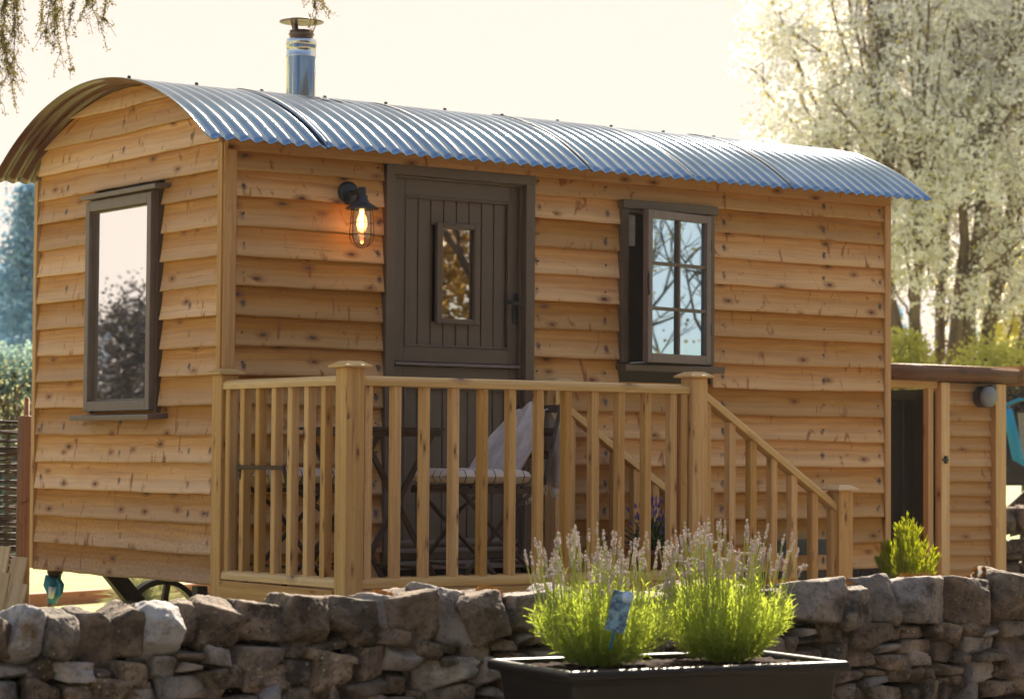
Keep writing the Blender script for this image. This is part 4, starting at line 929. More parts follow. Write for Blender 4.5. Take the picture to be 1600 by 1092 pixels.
def lavender(px0, px1, pxc, pybase, pytop_fol, label, seed, nst=330, nfl=150):
    rnd = random.Random(seed)
    base = at(pxc, pybase, 8.45 + (pxc - 900) * .0011); dep = (base - CAM).dot(FW)
    rad = (px1 - px0) / 2 / FPX * dep; H = (pybase - pytop_fol) / FPX * dep
    base.z = PZ - .03
    root = empty('lavender_plant', tuple(base)); tag(root, label, 'plant', 'lavender plants in the trough planter')
    V = []; F = []; C = []
    def strip(pts, w, side, c):
        b = len(V); n = len(pts)
        for i, p in enumerate(pts):
            t = i / (n - 1); ww = w * (1 - t * t * .8); V.append(p - side * ww); V.append(p + side * ww); C.extend([(c, t, 0, 1)] * 2)
        for i in range(n - 1): F.append((b + 2 * i, b + 2 * i + 1, b + 2 * i + 3, b + 2 * i + 2))
    stems = []
    for k in range(nst):
        a = rnd.random() * 2 * math.pi; q = math.sqrt(rnd.random()); tilt = q * 1.05
        L_ = H * (1.0 - .22 * q * q) * rnd.uniform(.70, 1.12) * (1.18 if rnd.random() < .16 else 1)
        b = base + Vector((math.cos(a), math.sin(a), 0)) * q * rad * .35
        out = Vector((math.cos(a), math.sin(a), 0)); tip = b + out * rad * q * .80 + Vector((0, 0, L_ * math.cos(tilt * .55)))
        mid = (b + tip) / 2 + out * rad * .12 * q + Vector((0, 0, -.01)); pts = [b * (1 - t) ** 2 + mid * 2 * t * (1 - t) + tip * t * t for t in (0, .2, .4, .6, .8, 1)]
        stems.append(pts)
        strip(pts, .0016, out.cross(Vector((0, 0, 1))).normalized() if q > .01 else Vector((1, 0, 0)), rnd.random() * .4)
        nl = 24
        for j in range(nl):
            t = .12 + .88 * (j + rnd.random()) / nl; s = min(4, int(t * 5)); f = t * 5 - s; p = pts[s].lerp(pts[min(5, s + 1)], min(1, f)); dd = (pts[min(5, s + 1)] - pts[s]).normalized()
            side = Vector((rnd.gauss(0, 1), rnd.gauss(0, 1), rnd.gauss(0, .4))); side = (side - dd * side.dot(dd)).normalized()
            ld = (dd * rnd.uniform(.5, 1.3) + side * rnd.uniform(.5, 1.0)).normalized(); ln = rnd.uniform(.022, .045)
            strip([p, p + ld * ln * .55 + Vector((0, 0, .003)), p + ld * ln + Vector((0, 0, .002))], rnd.uniform(.0013, .0022), ld.cross(Vector((rnd.gauss(0, 1), rnd.gauss(0, 1), rnd.gauss(0, 1)))).normalized(), min(1, t * .7 + rnd.random() * .3))
    raw_mesh('foliage', V, F, M['lavleaf'], root, C, off=root.location)
    st = MB(); BV = []; BF = []; BC = []; D2, F2 = ICO[2]; Dl, Fl = ico(1); nb_ = 0
    for k in range(nfl):
        pts = rnd.choice(stems); p0 = pts[rnd.choice((3, 4))]; out = Vector((p0.x - base.x, p0.y - base.y, 0)) / max(rad, .01)
        hgt = rnd.uniform(.0, 1.0)
        top = Vector((p0.x, p0.y, 0)) + out * rnd.uniform(.00, .08) + Vector((rnd.gauss(0, .012), rnd.gauss(0, .012), base.z + H * 1.02 + (.03 + .19 * hgt) * (1 - .45 * min(1, out.length) ** 2)))
        mid = p0.lerp(top, .5) + Vector((rnd.gauss(0, .008), rnd.gauss(0, .008), 0)); pt2 = [p0 * (1 - t) ** 2 + mid * 2 * t * (1 - t) + top * t * t for t in (0, .25, .5, .75, 1)]
        if rnd.random() < .12: pt2[4] = pt2[3] + Vector((rnd.gauss(0, .03), rnd.gauss(0, .03), .01)); 
        st.tube(pt2, .0015, 4, cap=False, col=(rnd.random(), .5, 0, 1))
        dd = (pt2[4] - pt2[3]).normalized(); ln = rnd.uniform(.025, .05)
        nw = int(ln / .0075)
        for j in range(nw + 1):
            if nw > 3 and j == 1 and rnd.random() < .6: continue
            pc = pt2[4] - dd * (j * .0078) + Vector((0, 0, .002))
            for q in range(4):
                aa = rnd.random() * 6.28; r_ = .0034 * (1 if j else .4); c = pc + Vector((math.cos(aa) * r_, math.sin(aa) * r_, rnd.uniform(-.002, .002))); sc = rnd.uniform(.0020, .0032)
                BV.append(Dl * np.array([sc, sc, sc * 1.35]) + np.array(c[:])); BF.append(Fl + nb_); nb_ += len(Dl); BC.append(np.tile([rnd.random(), .5, 0, 1], (len(Dl), 1)))
    st.build('flower_stems', M['lavstem'], root, recalc=False)
    raw_mesh('seed_heads', np.concatenate(BV), np.concatenate(BF), M['lavflower'], root, np.concatenate(BC), off=root.location)
    return root
lavender(842, 1040, 940, 1032, 905, 'lavender plant carrying the blue plant label in the long planter', 3)
lavender(1036, 1232, 1130, 1022, 890, 'lavender plant without a label near the right end of the long planter', 5)
# plant label
tp = at(967, 955, 8.27); lb = empty('plant_label', tuple(tp)); tag(lb, 'small blue printed plant label stuck in the lavender', 'plant label')
lr = (RT * math.cos(.22) + UP * -math.sin(.22)); lr = (RT * .975 - UP * .22).normalized(); lu = (UP * .975 + RT * .22).normalized(); ln_ = lr.cross(lu); LR = Matrix((lr, lu, ln_)).transposed()
mb = MB(); mb.box(tp, (.066, .135, .0014), LR); mb.build('label_card', M['label'], lb, bevel=.0004)
mb = MB(); mb.lathe(tp + lu * .052 + lr * .018, [(0, .0016), (.020, .0016), (.020, .0), (0, .0)], 24, axis=ln_); mb.build('label_disc', M['labeldisc'], lb)
mb = MB(); mb.beam(tp - lu * .066 - ln_ * .002, tp - lu * .13 - ln_ * .03, .008, .0016, up=ln_); mb.build('label_stake', M['teal'], lb)

# ================================================================= SHED
SY = 1.35
def sx(px): return onp(px, 700, 1, SY).x
s0, s1, s2, s3, s4, s5, s6 = sx(1340), sx(1451), sx(1463), sx(1476), sx(1547), sx(1565), sx(1590)
sz_top = onp(1480, 598, 1, SY).z; dtop = onp(1430, 606, 1, SY).z
shed = empty('timber_shed', ((s0 + s5) / 2, SY + .6, GZ)); tag(shed, 'small timber shed with an open dark doorway beyond the end of the hut', 'shed')
mb = MB(); zb = GZ + .04; pitch = (onp(1520, 706, 1, SY).z - onp(1520, 730, 1, SY).z)
pitch = .098
z = zb
while z < sz_top - .01:
    zt = min(z + pitch + .018, sz_top); board(mb, (0, SY, 0), (1, 0, 0), (0, -1, 0), lambda q: (s3 + .012, sx(1548)), z, zt, pitch, lip=.012, inset=.02, nails=(), du=.02, nv=4); z += pitch
mb.build('shed_boards', M['shed'], shed, recalc=False)
for a, b, nm in ((sx(1549), s5, 'corner_post'), (s2 + .005, s3 + .005, 'door_post')):
    mb = MB(); mb.box(((a + b) / 2, SY - .012, (GZ + sz_top) / 2), (b - a, .06, sz_top - GZ), grain=2); mb.build(nm, M['rail'], shed, bevel=.003)
mb = MB(); mb.box(((s1 + s2) / 2 - .008, SY + .03, (GZ + dtop) / 2), (.045, .05, dtop - GZ), grain=2); mb.box(((s0 + s2) / 2, SY + .01, dtop + .025), (s2 - s0, .05, .05)); mb.box(((s0 + s2) / 2, SY + .02, dtop + .085), (s2 - s0, .05, .06)); df_ = mb.build('door_frame', M['rail'], shed, bevel=.003)
mb = MB(); zl = onp(1465, 718, 1, SY).z; mb.box(((s2 + s3) / 2 + .003, SY - .047, zl), (.022, .012, .05)); mb.box(((s2 + s3) / 2 - .01, SY - .055, zl), (.05, .012, .012)); mb.build('latch', M['iron'], df_, loc=shed.location)
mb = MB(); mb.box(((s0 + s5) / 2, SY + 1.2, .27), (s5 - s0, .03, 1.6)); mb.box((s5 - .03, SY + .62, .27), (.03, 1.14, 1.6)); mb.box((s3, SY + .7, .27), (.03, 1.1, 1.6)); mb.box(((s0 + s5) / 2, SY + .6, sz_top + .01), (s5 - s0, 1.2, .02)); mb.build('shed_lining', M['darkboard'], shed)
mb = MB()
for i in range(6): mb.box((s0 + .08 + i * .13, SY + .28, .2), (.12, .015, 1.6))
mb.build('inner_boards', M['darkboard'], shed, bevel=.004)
mb = MB(); zf = onp(1480, 583, 1, SY - .08).z; mb.tube([(s0, SY - .05, zf), (s0 + .5, SY - .052, zf), (s6 - .35, SY - .05, zf), (s6 - .05, SY - .05, zf)], [.052, .054, .052, .052], 14, smooth=True); mb.build('fascia_log', M['log'], shed)
mb = MB(); mb.box(((s0 + s6) / 2, SY + .6, zf + .035), (s6 - s0, 1.36, .03)); mb.box((s6 - .02, SY + .6, zf), (.025, 1.38, .13)); mb.build('shed_roof', M['trim'], shed)
bp = onp(1547, 620, 1, SY - .10); bl_ = empty('bulkhead_light', tuple(bp)); tag(bl_, 'round pale grey bulkhead light on the shed corner', 'light')
mb = MB(); rr_ = 16.5 / FPX * (bp - CAM).dot(FW); mb.lathe(bp, [(0, -.012), (rr_ * .86, -.010), (rr_ * .97, .0), (rr_, .02)], 32, axis=(0, 1, 0)); mb.build('light_cover', M['greyplastic'], bl_)
mb = MB(); mb.lathe(bp, [(rr_ * 1.04, .02), (rr_ * 1.04, .085), (0, .085)], 32, axis=(0, 1, 0)); mb.box((bp.x + rr_ * .75, bp.y + .04, bp.z + rr_ * .85), (.05, .05, .04)); mb.build('light_base', M['slate'], bl_)

# golden conifer in front of the shed doorway
def conifer_bush(px, pyb, depth, wpx, hpx, label, seed, n=26, mat='cupress'):
    rnd = random.Random(seed); b = at(px, pyb, depth); sc = depth / FPX; W_, H_ = wpx * sc / 2, hpx * sc
    root = empty('golden_conifer', (b.x, b.y, GZ)); tag(root, label, 'shrub'); V = []; F = []; C = []
    for k in range(n):
        a = rnd.random() * 6.28; q = math.sqrt(rnd.random()); tip = Vector((b.x + math.cos(a) * W_ * q, b.y + math.sin(a) * W_ * q, b.z + H_ * (1 - .75 * q) * rnd.uniform(.8, 1.05)))
        p0 = Vector((b.x + math.cos(a) * W_ * q * .4, b.y + math.sin(a) * W_ * q * .4, b.z - .1)); dd = (tip - p0)
        for j in range(150):
            t = rnd.random() ** .8; p = p0 + dd * t; sd_ = Vector((rnd.gauss(0, 1), rnd.gauss(0, 1), .25 + rnd.random())).normalized(); r_ = .055 * (1 - t) + .006
            ld = (dd.normalized() * .9 + sd_ * .7).normalized(); l_ = rnd.uniform(.02, .045); p = p + sd_ * r_ * rnd.random(); side = ld.cross(Vector((rnd.gauss(0, 1), rnd.gauss(0, 1), rnd.gauss(0, 1)))).normalized() * .0035
            i0 = len(V); V.extend([p - side, p + side, p + ld * l_ + side * .3, p + ld * l_ - side * .3]); F.append((i0, i0 + 1, i0 + 2, i0 + 3)); C.extend([(rnd.random(), t, 0, 1)] * 4)
    raw_mesh('foliage', V, F, M[mat], root, C, off=root.location)
    mb = MB(); mb.tube([(b.x, b.y, GZ), (b.x, b.y, b.z + H_ * .3)], [.02, .008], 6); mb.build('stem', M['darkbark'], root)
conifer_bush(1420, 902, 13.6, 105, 108, 'small golden conifer shrub before the shed doorway', 4, 34)

# ================================================================= TREES
def leaf_quads(P, size, rnd_, jitter=1.0, colr=None, aspect=1.0):
    n = len(P); a = rnd_.normal(size=(n, 3)); a /= np.linalg.norm(a, axis=1)[:, None]; b = rnd_.normal(size=(n, 3)); b = np.cross(a, b); b /= np.linalg.norm(b, axis=1)[:, None]
    s = (size * rnd_.uniform(.6, 1.3, n))[:, None]; V = np.stack([P - a * s, P + b * s * aspect, P + a * s, P - b * s * aspect], 1).reshape(-1, 3)
    F = np.arange(4 * n).reshape(n, 4); c = rnd_.random(n) if colr is None else colr; C = np.zeros((n, 4)); C[:, 0] = c; C[:, 3] = 1
    return V, F, np.repeat(C, 4, 0)
def grow(p, d, ln, r, lvl, rnd, tubes, tips, up=.25, spread=.45, maxl=5):
    n = 4; pts = [p]; q = p; dd = d
    for i in range(n):
        dd = (dd + Vector((rnd.gauss(0, .10), rnd.gauss(0, .10), rnd.gauss(0, .06))) + Vector((0, 0, up * .12))).normalized(); q = q + dd * ln / n; pts.append(q)
    tubes.append((pts, r, lvl))
    if lvl >= maxl - 2:
        for t in pts[1:]: tips.append(t)
    if lvl < maxl:
        for k in range(rnd.choice((2, 3, 3))):
            at_ = rnd.choice((2, 3, 4, 4)); nd = (dd + Vector((rnd.gauss(0, spread), rnd.gauss(0, spread), rnd.gauss(up, .25)))).normalized(); grow(pts[at_], nd, ln * rnd.uniform(.62, .82), r * .6, lvl + 1, rnd, tubes, tips, up, spread, maxl)
# blossom tree
rnd = random.Random(21); rn = np.random.default_rng(21)
bc = at(1468, 700, 34); bt = empty('blossom_tree', (bc.x, bc.y, GZ)); tag(bt, 'tall multi-stemmed tree covered in white blossom behind the shed', 'tree')
FH = Vector((FW.x, FW.y, 0)).normalized(); mb = MB()
def crown(u, v, q):                      # crown coordinates -> point; u right, v away, q up, unit ball
    c = at(1500, 120, 34); return c + RT * (u * 2.85) + FH * (v * 2.3) + Vector((0, 0, q * (3.6 if q > 0 else 3.3)))
stems = []
for k in range(8):
    lat = (k - 3.5) / 3.5; b0 = Vector((bc.x, bc.y, GZ)) + RT * (lat * .30 + rnd.gauss(0, .03)) + FH * rnd.uniform(-.25, .25); b0.z = GZ
    e = crown(lat * .62 + rnd.gauss(0, .05), rnd.uniform(-.5, .5), rnd.uniform(.0, .75)); c1 = b0 + Vector((0, 0, 2.2)) + RT * (lat * .40)
    pts = [b0 * (1 - t) ** 3 + c1 * 3 * t * (1 - t) ** 2 + (c1.lerp(e, .5) + RT * lat * .35) * 3 * t * t * (1 - t) + e * t ** 3 for t in np.linspace(0, 1, 16)]
    pts = [p_ + Vector((rnd.gauss(0, .03), rnd.gauss(0, .03), 0)) for p_ in pts]; r0 = rnd.uniform(.11, .17)
    mb.tube(pts, [r0 * (1 - .9 * (i / 15) ** .8) + .008 for i in range(16)], 8, cap=False); stems.append(pts)
TG = []
for k in range(330):
    d = Vector((rnd.gauss(0, 1), rnd.gauss(0, 1), rnd.gauss(0, 1))).normalized() * (rnd.random() ** .45); e = crown(d.x, d.y, d.z); TG.append(e)
    best = min(((q - e).length - .25 * i * .0, si, i) for si, st_ in enumerate(stems) for i, q in enumerate(st_[4:15]) if q.z < e.z + .3) if any(q.z < e.z + .3 for st_ in stems for q in st_[4:15]) else None
    if not best: continue
    p0 = stems[best[1]][max(3, best[2] + 4 - rnd.randrange(1, 4))]; md = p0.lerp(e, .45) + Vector((0, 0, -.12 * (e - p0).length)) ; L_ = (e - p0).length
    pts = [p0 * (1 - t) ** 2 + md * 2 * t * (1 - t) + e * t * t + Vector((rnd.gauss(0, .02), rnd.gauss(0, .02), 0)) for t in np.linspace(0, 1, 7)]; mb.tube(pts, [.012 + .028 * L_ / 3 * (1 - i / 7) for i in range(7)], 5, cap=False)
    for j in range(4):
        q = pts[rnd.randrange(3, 7)]; e2 = q + Vector((rnd.gauss(0, .28), rnd.gauss(0, .28), abs(rnd.gauss(.15, .25)))); mb.tube([q, q.lerp(e2, .5) + Vector((0, 0, -.03)), e2], [.012, .009, .005], 4, cap=False); TG.append(e2); TG.append(q.lerp(e2, .5))
    TG += pts[3:]
mb.build('trunk_and_branches', M['bark'], bt, recalc=False)
T = np.array([t[:] for t in TG]); NQ = 9000
Q = rn.normal(size=(NQ, 3)); Q /= np.linalg.norm(Q, axis=1)[:, None]; Q *= (rn.random(NQ) ** .36)[:, None]
cc = crown(0, 0, 0); Q = np.array(cc[:]) + np.outer(Q[:, 0] * 3.05, np.array(RT[:])) + np.outer(Q[:, 1] * 2.4, np.array(FH[:])) + np.outer(np.where(Q[:, 2] > 0, Q[:, 2] * 3.7, Q[:, 2] * 3.4), np.array([0, 0, 1.]))
kp = np.array([noise.noise(Vector((q * 1.0).tolist())) + .7 * noise.noise(Vector((q * 2.7).tolist())) for q in Q]) > -.02; Q = Q[kp]; T = np.concatenate([T, Q]); T = T[T[:, 2] > GZ + 1.9]; print('clusters', len(T))
lat_ = (T - np.array(cc[:])) @ np.array(RT[:]) / 2.9; cv = np.clip(rn.random(len(T)) * .9, 0, 1)
kk = 15; rad_ = rn.uniform(.045, .085, len(T)); cl = np.repeat(T, kk, 0) + rn.normal(size=(len(T) * kk, 3)) * np.repeat(rad_, kk)[:, None]; V, F, C = leaf_quads(cl, .027, rn, colr=np.repeat(cv, kk)); raw_mesh('blossom', V, F, M['blossom'], bt, C, off=bt.location)
TL_ = T[rn.random(len(T)) < np.clip(.36 - .4 * lat_, .12, 1)]; cl = np.repeat(TL_, 5, 0) + rn.normal(0, .11, (len(TL_) * 5, 3)); V, F, C = leaf_quads(cl, .026, rn, aspect=.6); raw_mesh('leaves', V, F, M['tleaf'], bt, C, off=bt.location)

def blob_tree(name, label, cat, c, rx, rz, n, size, mat, seed, trunk=True, cone=False, group=None, barkm='darkbark', lumps=40):
    """crown of leaf clumps spread through a volume; cone=True for conifers"""
    rn = np.random.default_rng(seed); root = empty(name, (c[0], c[1], GZ)); tag(root, label, cat, group)
    zc = c[2]
    if cone:
        t = rn.random(lumps) ** .7; r_ = rx * (1 - t) * (.55 + .45 * rn.random(lumps)); a = rn.random(lumps) * 6.283
        L_ = np.stack([c[0] + np.cos(a) * r_, c[1] + np.sin(a) * r_, zc + t * rz], 1); sp_ = rx * .12 + .10 * rx * (1 - t)
    else:
        d = rn.normal(size=(lumps, 3)); d /= np.linalg.norm(d, axis=1)[:, None]; d *= (rn.random(lumps) ** .4)[:, None]; L_ = np.array(c) + d * np.array([rx, rx, rz]); sp_ = np.full(lumps, rx * .17)
    k = n // lumps; P = np.repeat(L_, k, 0) + rn.normal(size=(lumps * k, 3)) * np.repeat(sp_, k)[:, None] * (np.array([1, 1, .55]) if cone else 1)
    V, F, C = leaf_quads(P, size, rn, colr=np.clip(np.repeat(rn.random(lumps), k) * .6 + rn.random(lumps * k) * .4, 0, 1), aspect=.7); V = V[:]; V[:, 2] = np.maximum(V[:, 2], GZ + .02)
    raw_mesh('crown', V, F, M[mat], root, C, off=root.location)
    if trunk:
        mb = MB(); h = zc + (rz * .8 if cone else 0) - GZ; mb.tube([(c[0], c[1], GZ), (c[0] + .05, c[1], GZ + h * .5), (c[0], c[1] + .05, GZ + h)], [rx * .07 + .03, rx * .05 + .02, .02], 8)
        if not cone:
            for q in range(7): e = L_[q]; mb.tube([(c[0], c[1], GZ + h * rn.uniform(.5, .95)), tuple((np.array([c[0], c[1], GZ + h]) + e) / 2), tuple(e)], [rx * .03 + .01, rx * .02 + .008, .006], 5)
        mb.build('trunk', M[barkm], root)
    return root
# haze-tinted conifers far left and right
CG = 'haze-tinted conifers on the far side of the garden'
p = at(62, 690, 48); blob_tree('conifer_tree', 'haze-tinted conifer rising beside the left edge of the hut', 'tree', (p.x, p.y, .3), 1.75, 5.4, 24000, .05, 'hazecon', 31, cone=True, group=CG, lumps=300)
p = at(8, 690, 52); blob_tree('conifer_tree', 'lower haze-tinted conifer cut off by the left picture edge', 'tree', (p.x, p.y, .3), 1.7, 3.9, 16000, .055, 'hazecon', 32, cone=True, group=CG, lumps=220)
p = at(-50, 690, 50); blob_tree('conifer_tree', 'haze-tinted conifer mostly outside the left picture edge', 'tree', (p.x, p.y, .3), 1.8, 3.3, 9000, .055, 'hazecon', 33, cone=True, group=CG, lumps=160)
p = at(1512, 690, 52); blob_tree('conifer_tree', 'narrow haze-tinted conifer seen right of the blossom tree trunk', 'tree', (p.x, p.y, .3), .75, 2.9, 9000, .05, 'hazecon', 34, cone=True, group=CG, lumps=120)
p = at(1390, 690, 54); blob_tree('conifer_tree', 'haze-tinted conifer seen between the hut corner and the blossom tree', 'tree', (p.x, p.y, .3), .95, 3.5, 9000, .05, 'hazecon', 35, cone=True, group=CG, lumps=140)
# hedge at the left
h0, h1 = at(-260, 640, 30), at(120, 640, 30); hd = tag(empty('hedge', ((h0.x + h1.x) / 2, (h0.y + h1.y) / 2, GZ)), 'clipped garden hedge with a sunlit top behind the woven fence', 'hedge')
rn = np.random.default_rng(5); n = 26000; t_ = rn.random(n)[:, None]; Pp = np.array(h0[:]) * (1 - t_) + np.array(h1[:]) * t_; htop = at(20, 536, 30).z
Pp[:, :2] += rn.uniform(-.45, .45, (n, 1)) * np.array(FW[:2]); Pp[:, 2] = GZ + rn.random(n) ** .7 * (htop - GZ - .05) + np.sin(t_[:, 0] * 40) * .03 + rn.normal(0, .03, n); V, F, C = leaf_quads(Pp, .035, rn, aspect=.6); raw_mesh('hedge_leaves', V, F, M['hedge'], hd, C, off=hd.location)
mb = MB(); q = (h0 + h1) / 2; mb.box((q.x, q.y, (GZ + htop - .35) / 2), ((h1 - h0).length, .3, htop - GZ - .35), Matrix((RT, Vector((FW.x, FW.y, 0)).normalized(), Vector((0, 0, 1)))).transposed()); mb.build('hedge_stems', M['darkbark'], hd)
p = at(10, 625, 22); blob_tree('garden_shrub', 'loose golden green shrub just behind the woven fence', 'shrub', tuple(p), .42, .36, 520, .017, 'fern', 41, lumps=60)
# bushes on the right
BG = 'sunlit yellow green bushes beyond the shed'
p = at(1410, 560, 30); blob_tree('garden_bush', 'yellow green bush between the hut and the blossom tree trunk', 'bush', tuple(p), .36, .34, 4000, .028, 'yellowbush', 51, group=BG, lumps=70)
p = at(1560, 600, 31); blob_tree('garden_bush', 'broad yellow bush above the shed roof end', 'bush', tuple(p), .62, .5, 9000, .03, 'yellowbush', 52, group=BG, lumps=130)
p = at(1600, 500, 36); blob_tree('garden_bush', 'tall yellow green bush at the right picture edge', 'bush', tuple(p), .55, 1.1, 8000, .032, 'yellowbush', 53, group=BG, lumps=110)
p = at(1480, 590, 33); blob_tree('garden_bush', 'low golden bush at the foot of the blossom tree', 'bush', tuple(p), .95, .15, 4000, .028, 'goldleaf', 54, group=BG, lumps=90)
p = at(1600, 640, 27); blob_tree('garden_shrub', 'dark twiggy shrub above the blue tent', 'shrub', tuple(p), .6, .38, 4500, .03, 'dkleaf', 55, lumps=70)
# reflections: trees to the left and behind the camera (seen in the panes)
p = Vector((-13.9, 27.2, 0)); RG = 'copper trees seen only in the end window pane'
for i, (dx, dy, s) in enumerate(((0, 0, 1.0), (2.0, 1.2, .62), (-3.5, -2.2, 1.2), (5.5, 5, .8))):
    blob_tree('copper_tree', ('copper tree reflected in the end window', 'smaller copper tree in the garden left of the hut', 'largest copper tree far left of the hut', 'copper tree far behind the hut on its left')[i], 'tree', (p.x + dx, p.y + dy, 1.5 * s), 1.35 * s, 1.75 * s, 26000, .04, 'shadeleaf', 60 + i, lumps=120)
V = []; F = []; hc = Vector((-49, 99, 0)); ht = Vector((.894, .448, 0)); hn = Vector((-.448, .894, 0)); nu_ = 80
for j in range(9):
    for i in range(nu_ + 1):
        u = (i / nu_ - .5) * 2; v = j / 8; q = hc + ht * (u * 48) + hn * ((v - .5) * 60); hh = (7.4 + 1.2 * noise.noise(Vector((u * 3, 1, 2))) + .5 * noise.noise(Vector((u * 14, 5, 2)))) * math.sin(v * math.pi) * (1 - u ** 4)
        V.append((q.x, q.y, GZ - .05 + hh))
F = [(j * (nu_ + 1) + i, j * (nu_ + 1) + i + 1, (j + 1) * (nu_ + 1) + i + 1, (j + 1) * (nu_ + 1) + i) for j in range(8) for i in range(nu_)]
tag(raw_mesh('hills', V, F, simple('wooded hillside', (.035, .055, .085), .9, var=.5, nscale=.4), smooth=True), kind='structure')
tubes = []; tips = []; rnd = random.Random(77)
grow(Vector((8.6, -10.0, GZ)), Vector((.0, .1, 1)).normalized(), 2.0, .16, 0, rnd, tubes, tips, up=.3, spread=.5, maxl=5)
grow(Vector((13.2, -5.2, GZ)), Vector((-.3, .1, 1)).normalized(), 1.6, .06, 0, rnd, tubes, tips, up=.2, spread=.6, maxl=5)
grow(Vector((12.2, -6.4, GZ)), Vector((.1, .1, 1)).normalized(), 1.5, .055, 0, rnd, tubes, tips, up=.2, spread=.6, maxl=5)
grow(Vector((13.6, -6.9, GZ)), Vector((.1, .1, 1)).normalized(), 1.5, .055, 0, rnd, tubes, tips, up=.2, spread=.7, maxl=5)
gt = empty('garden_tree', (8.6, -10.0, GZ)); tag(gt, 'half bare golden tree behind the viewpoint mirrored in the small window', 'tree'); mb = MB()
for pts, r, lv in tubes: mb.tube(pts, [r * (1 - .1 * i) for i in range(len(pts))], 5, cap=False)
mb.build('trunk_and_branches', M['darkbark'], gt, recalc=False)
T = np.array([t[:] for t in tips]); rn = np.random.default_rng(3); cl = np.repeat(T, 2, 0) + rn.normal(0, .12, (len(T) * 2, 3)); cl = cl[rn.random(len(cl)) < .13]; V, F, C = leaf_quads(cl, .022, rn); raw_mesh('leaves', V, F, M['goldleaf'], gt, C, off=gt.location)
blob_tree('garden_tree', 'dark tree behind the viewpoint mirrored in the door pane', 'tree', (10.0, -10.9, 2.3), 1.7, 1.6, 7000, .055, 'goldleaf', 71, lumps=70)

for i, (x, y, z, s_) in enumerate(((-1, -18.5, 4.4, 4.4), (-10.5, -18.0, 4.2, 4.2), (5.8, -17.5, 4.0, 4.0))):  # big unseen trees added to dim the sky light from behind the viewpoint
    blob_tree('garden_tree', ('unseen tree added behind the viewpoint to block sky light, middle of three', 'unseen tree added behind the viewpoint to block sky light, nearest the gable side', 'unseen tree added behind the viewpoint to block sky light, nearest the shed side')[i], 'tree', (x, y, z), s_, s_ * 1.1, 13000, .22, 'dkleaf', 80 + i, lumps=150)
# larch branches hanging in at the top left
lt = at(-520, 300, 9.2); lar = empty('larch_tree', (lt.x, lt.y, GZ)); tag(lar, 'larch with thin drooping twigs hanging in at the top left', 'tree')
rnd = random.Random(8); mb = MB(); mb.tube([(lt.x, lt.y, GZ), (lt.x + .1, lt.y, 1.5), (lt.x + .05, lt.y, 3.4), (lt.x + .1, lt.y, 5)], [.17, .14, .10, .05], 12); mb.build('trunk', M['darkbark'], lar)
limbs = MB(); tw = MB(); LV = []; NB = []
anchors = [((20, -60, 9.0), [(-8, 60), (5, 20), (22, 110), (30, 70), (-2, 95)]), ((90, -70, 9.3), [(70, 60), (95, 80), (110, 100), (85, 45), (65, 30)]), ((150, -80, 9.1), [(110, 18), (125, 30), (145, 15), (158, 45)]), ((-10, 20, 9.0), [(-4, 150), (10, 120), (20, 145), (-8, 100)]), ((500, -60, 9.6), [(494, 20), (503, 6)])]
for (ax_, ay_, dp), ends_ in anchors:
    a = at(ax_, ay_, dp); s = Vector((lt.x + .05, lt.y, a.z + .35)); limbs.tube([s, s.lerp(a, .5) + Vector((0, 0, .25)), a], [.04, .025, .008], 6)
    for ex, ey in ends_:
        e = at(ex, ey, dp + rnd.uniform(-.2, .2)); m1 = a.lerp(e, .55) + Vector((rnd.gauss(0, .02), 0, .03)) ; pts = [a * (1 - t) ** 2 + m1 * 2 * t * (1 - t) + e * t * t for t in np.linspace(0, 1, 9)]
        tw.tube(pts, [.0022 * (1 - .08 * i) for i in range(9)], 4)
        side_t = []
        for k in range(10):
            i = rnd.randrange(2, 9); q = pts[i]; l_ = rnd.uniform(.03, .10) ; e2 = q + Vector((rnd.gauss(0, .03), rnd.gauss(0, .03), -l_)); tw.tube([q, q.lerp(e2, .5) + Vector((rnd.gauss(0, .006), 0, 0)), e2], [.0013, .001, .0008], 3); side_t.append([q, e2])
        for seg_ in [[pts[i], pts[i + 1]] for i in range(2, 8)] + side_t:
            for j in range(9):
                q = seg_[0].lerp(seg_[1], rnd.random())
                for _ in range(3): LV.append((q + Vector((rnd.gauss(0, .006), rnd.gauss(0, .006), rnd.gauss(0, .006))))[:])
limbs.build('limbs', M['darkbark'], lar, recalc=False); tw.build('twigs', M['darkbark'], lar, recalc=False)
V, F, C = leaf_quads(np.array(LV), .0048, np.random.default_rng(9), aspect=.6); raw_mesh('needles', V, F, M['larch'], lar, C, off=lar.location)

# ================================================================= LEFT SIDE: hurdle, post, garden chairs
hp = onp(39, 750, 1, 2.45); fn_ = empty('hurdle_fence', (hp.x, hp.y, GZ)); tag(fn_, 'woven willow hurdle fence behind the hut at the left', 'fence')
e0 = Vector((hp.x - .03, 2.45, 0)); fd = Vector((-.84, .54, 0)).normalized(); ztp = onp(20, 656, 1, 2.45).z; rnd = random.Random(12)
mb = MB()
for i in range(9): q = e0 + fd * (.32 + i * .34); mb.tube([(q.x, q.y, GZ), (q.x, q.y, ztp + rnd.uniform(0, .06))], .014, 6)
mb.build('stakes', M['darkbark'], fn_)
mb = MB(); z = GZ + .02; i = 0; fnn = Vector((-fd.y, fd.x, 0))
while z < ztp:
    pts = [e0 + fd * s + fnn * (.009 * math.cos(s / .34 * math.pi + (i % 2) * math.pi)) + Vector((0, 0, z + noise.noise(Vector((s * 3, i * 3.1, 0))) * .022)) for s in np.linspace(0, 2.1, 50)]
    mb.tube(pts, rnd.uniform(.006, .0105), 5); z += rnd.uniform(.013, .034); i += 1
mb.build('woven_withies', M['darkbark'], fn_)
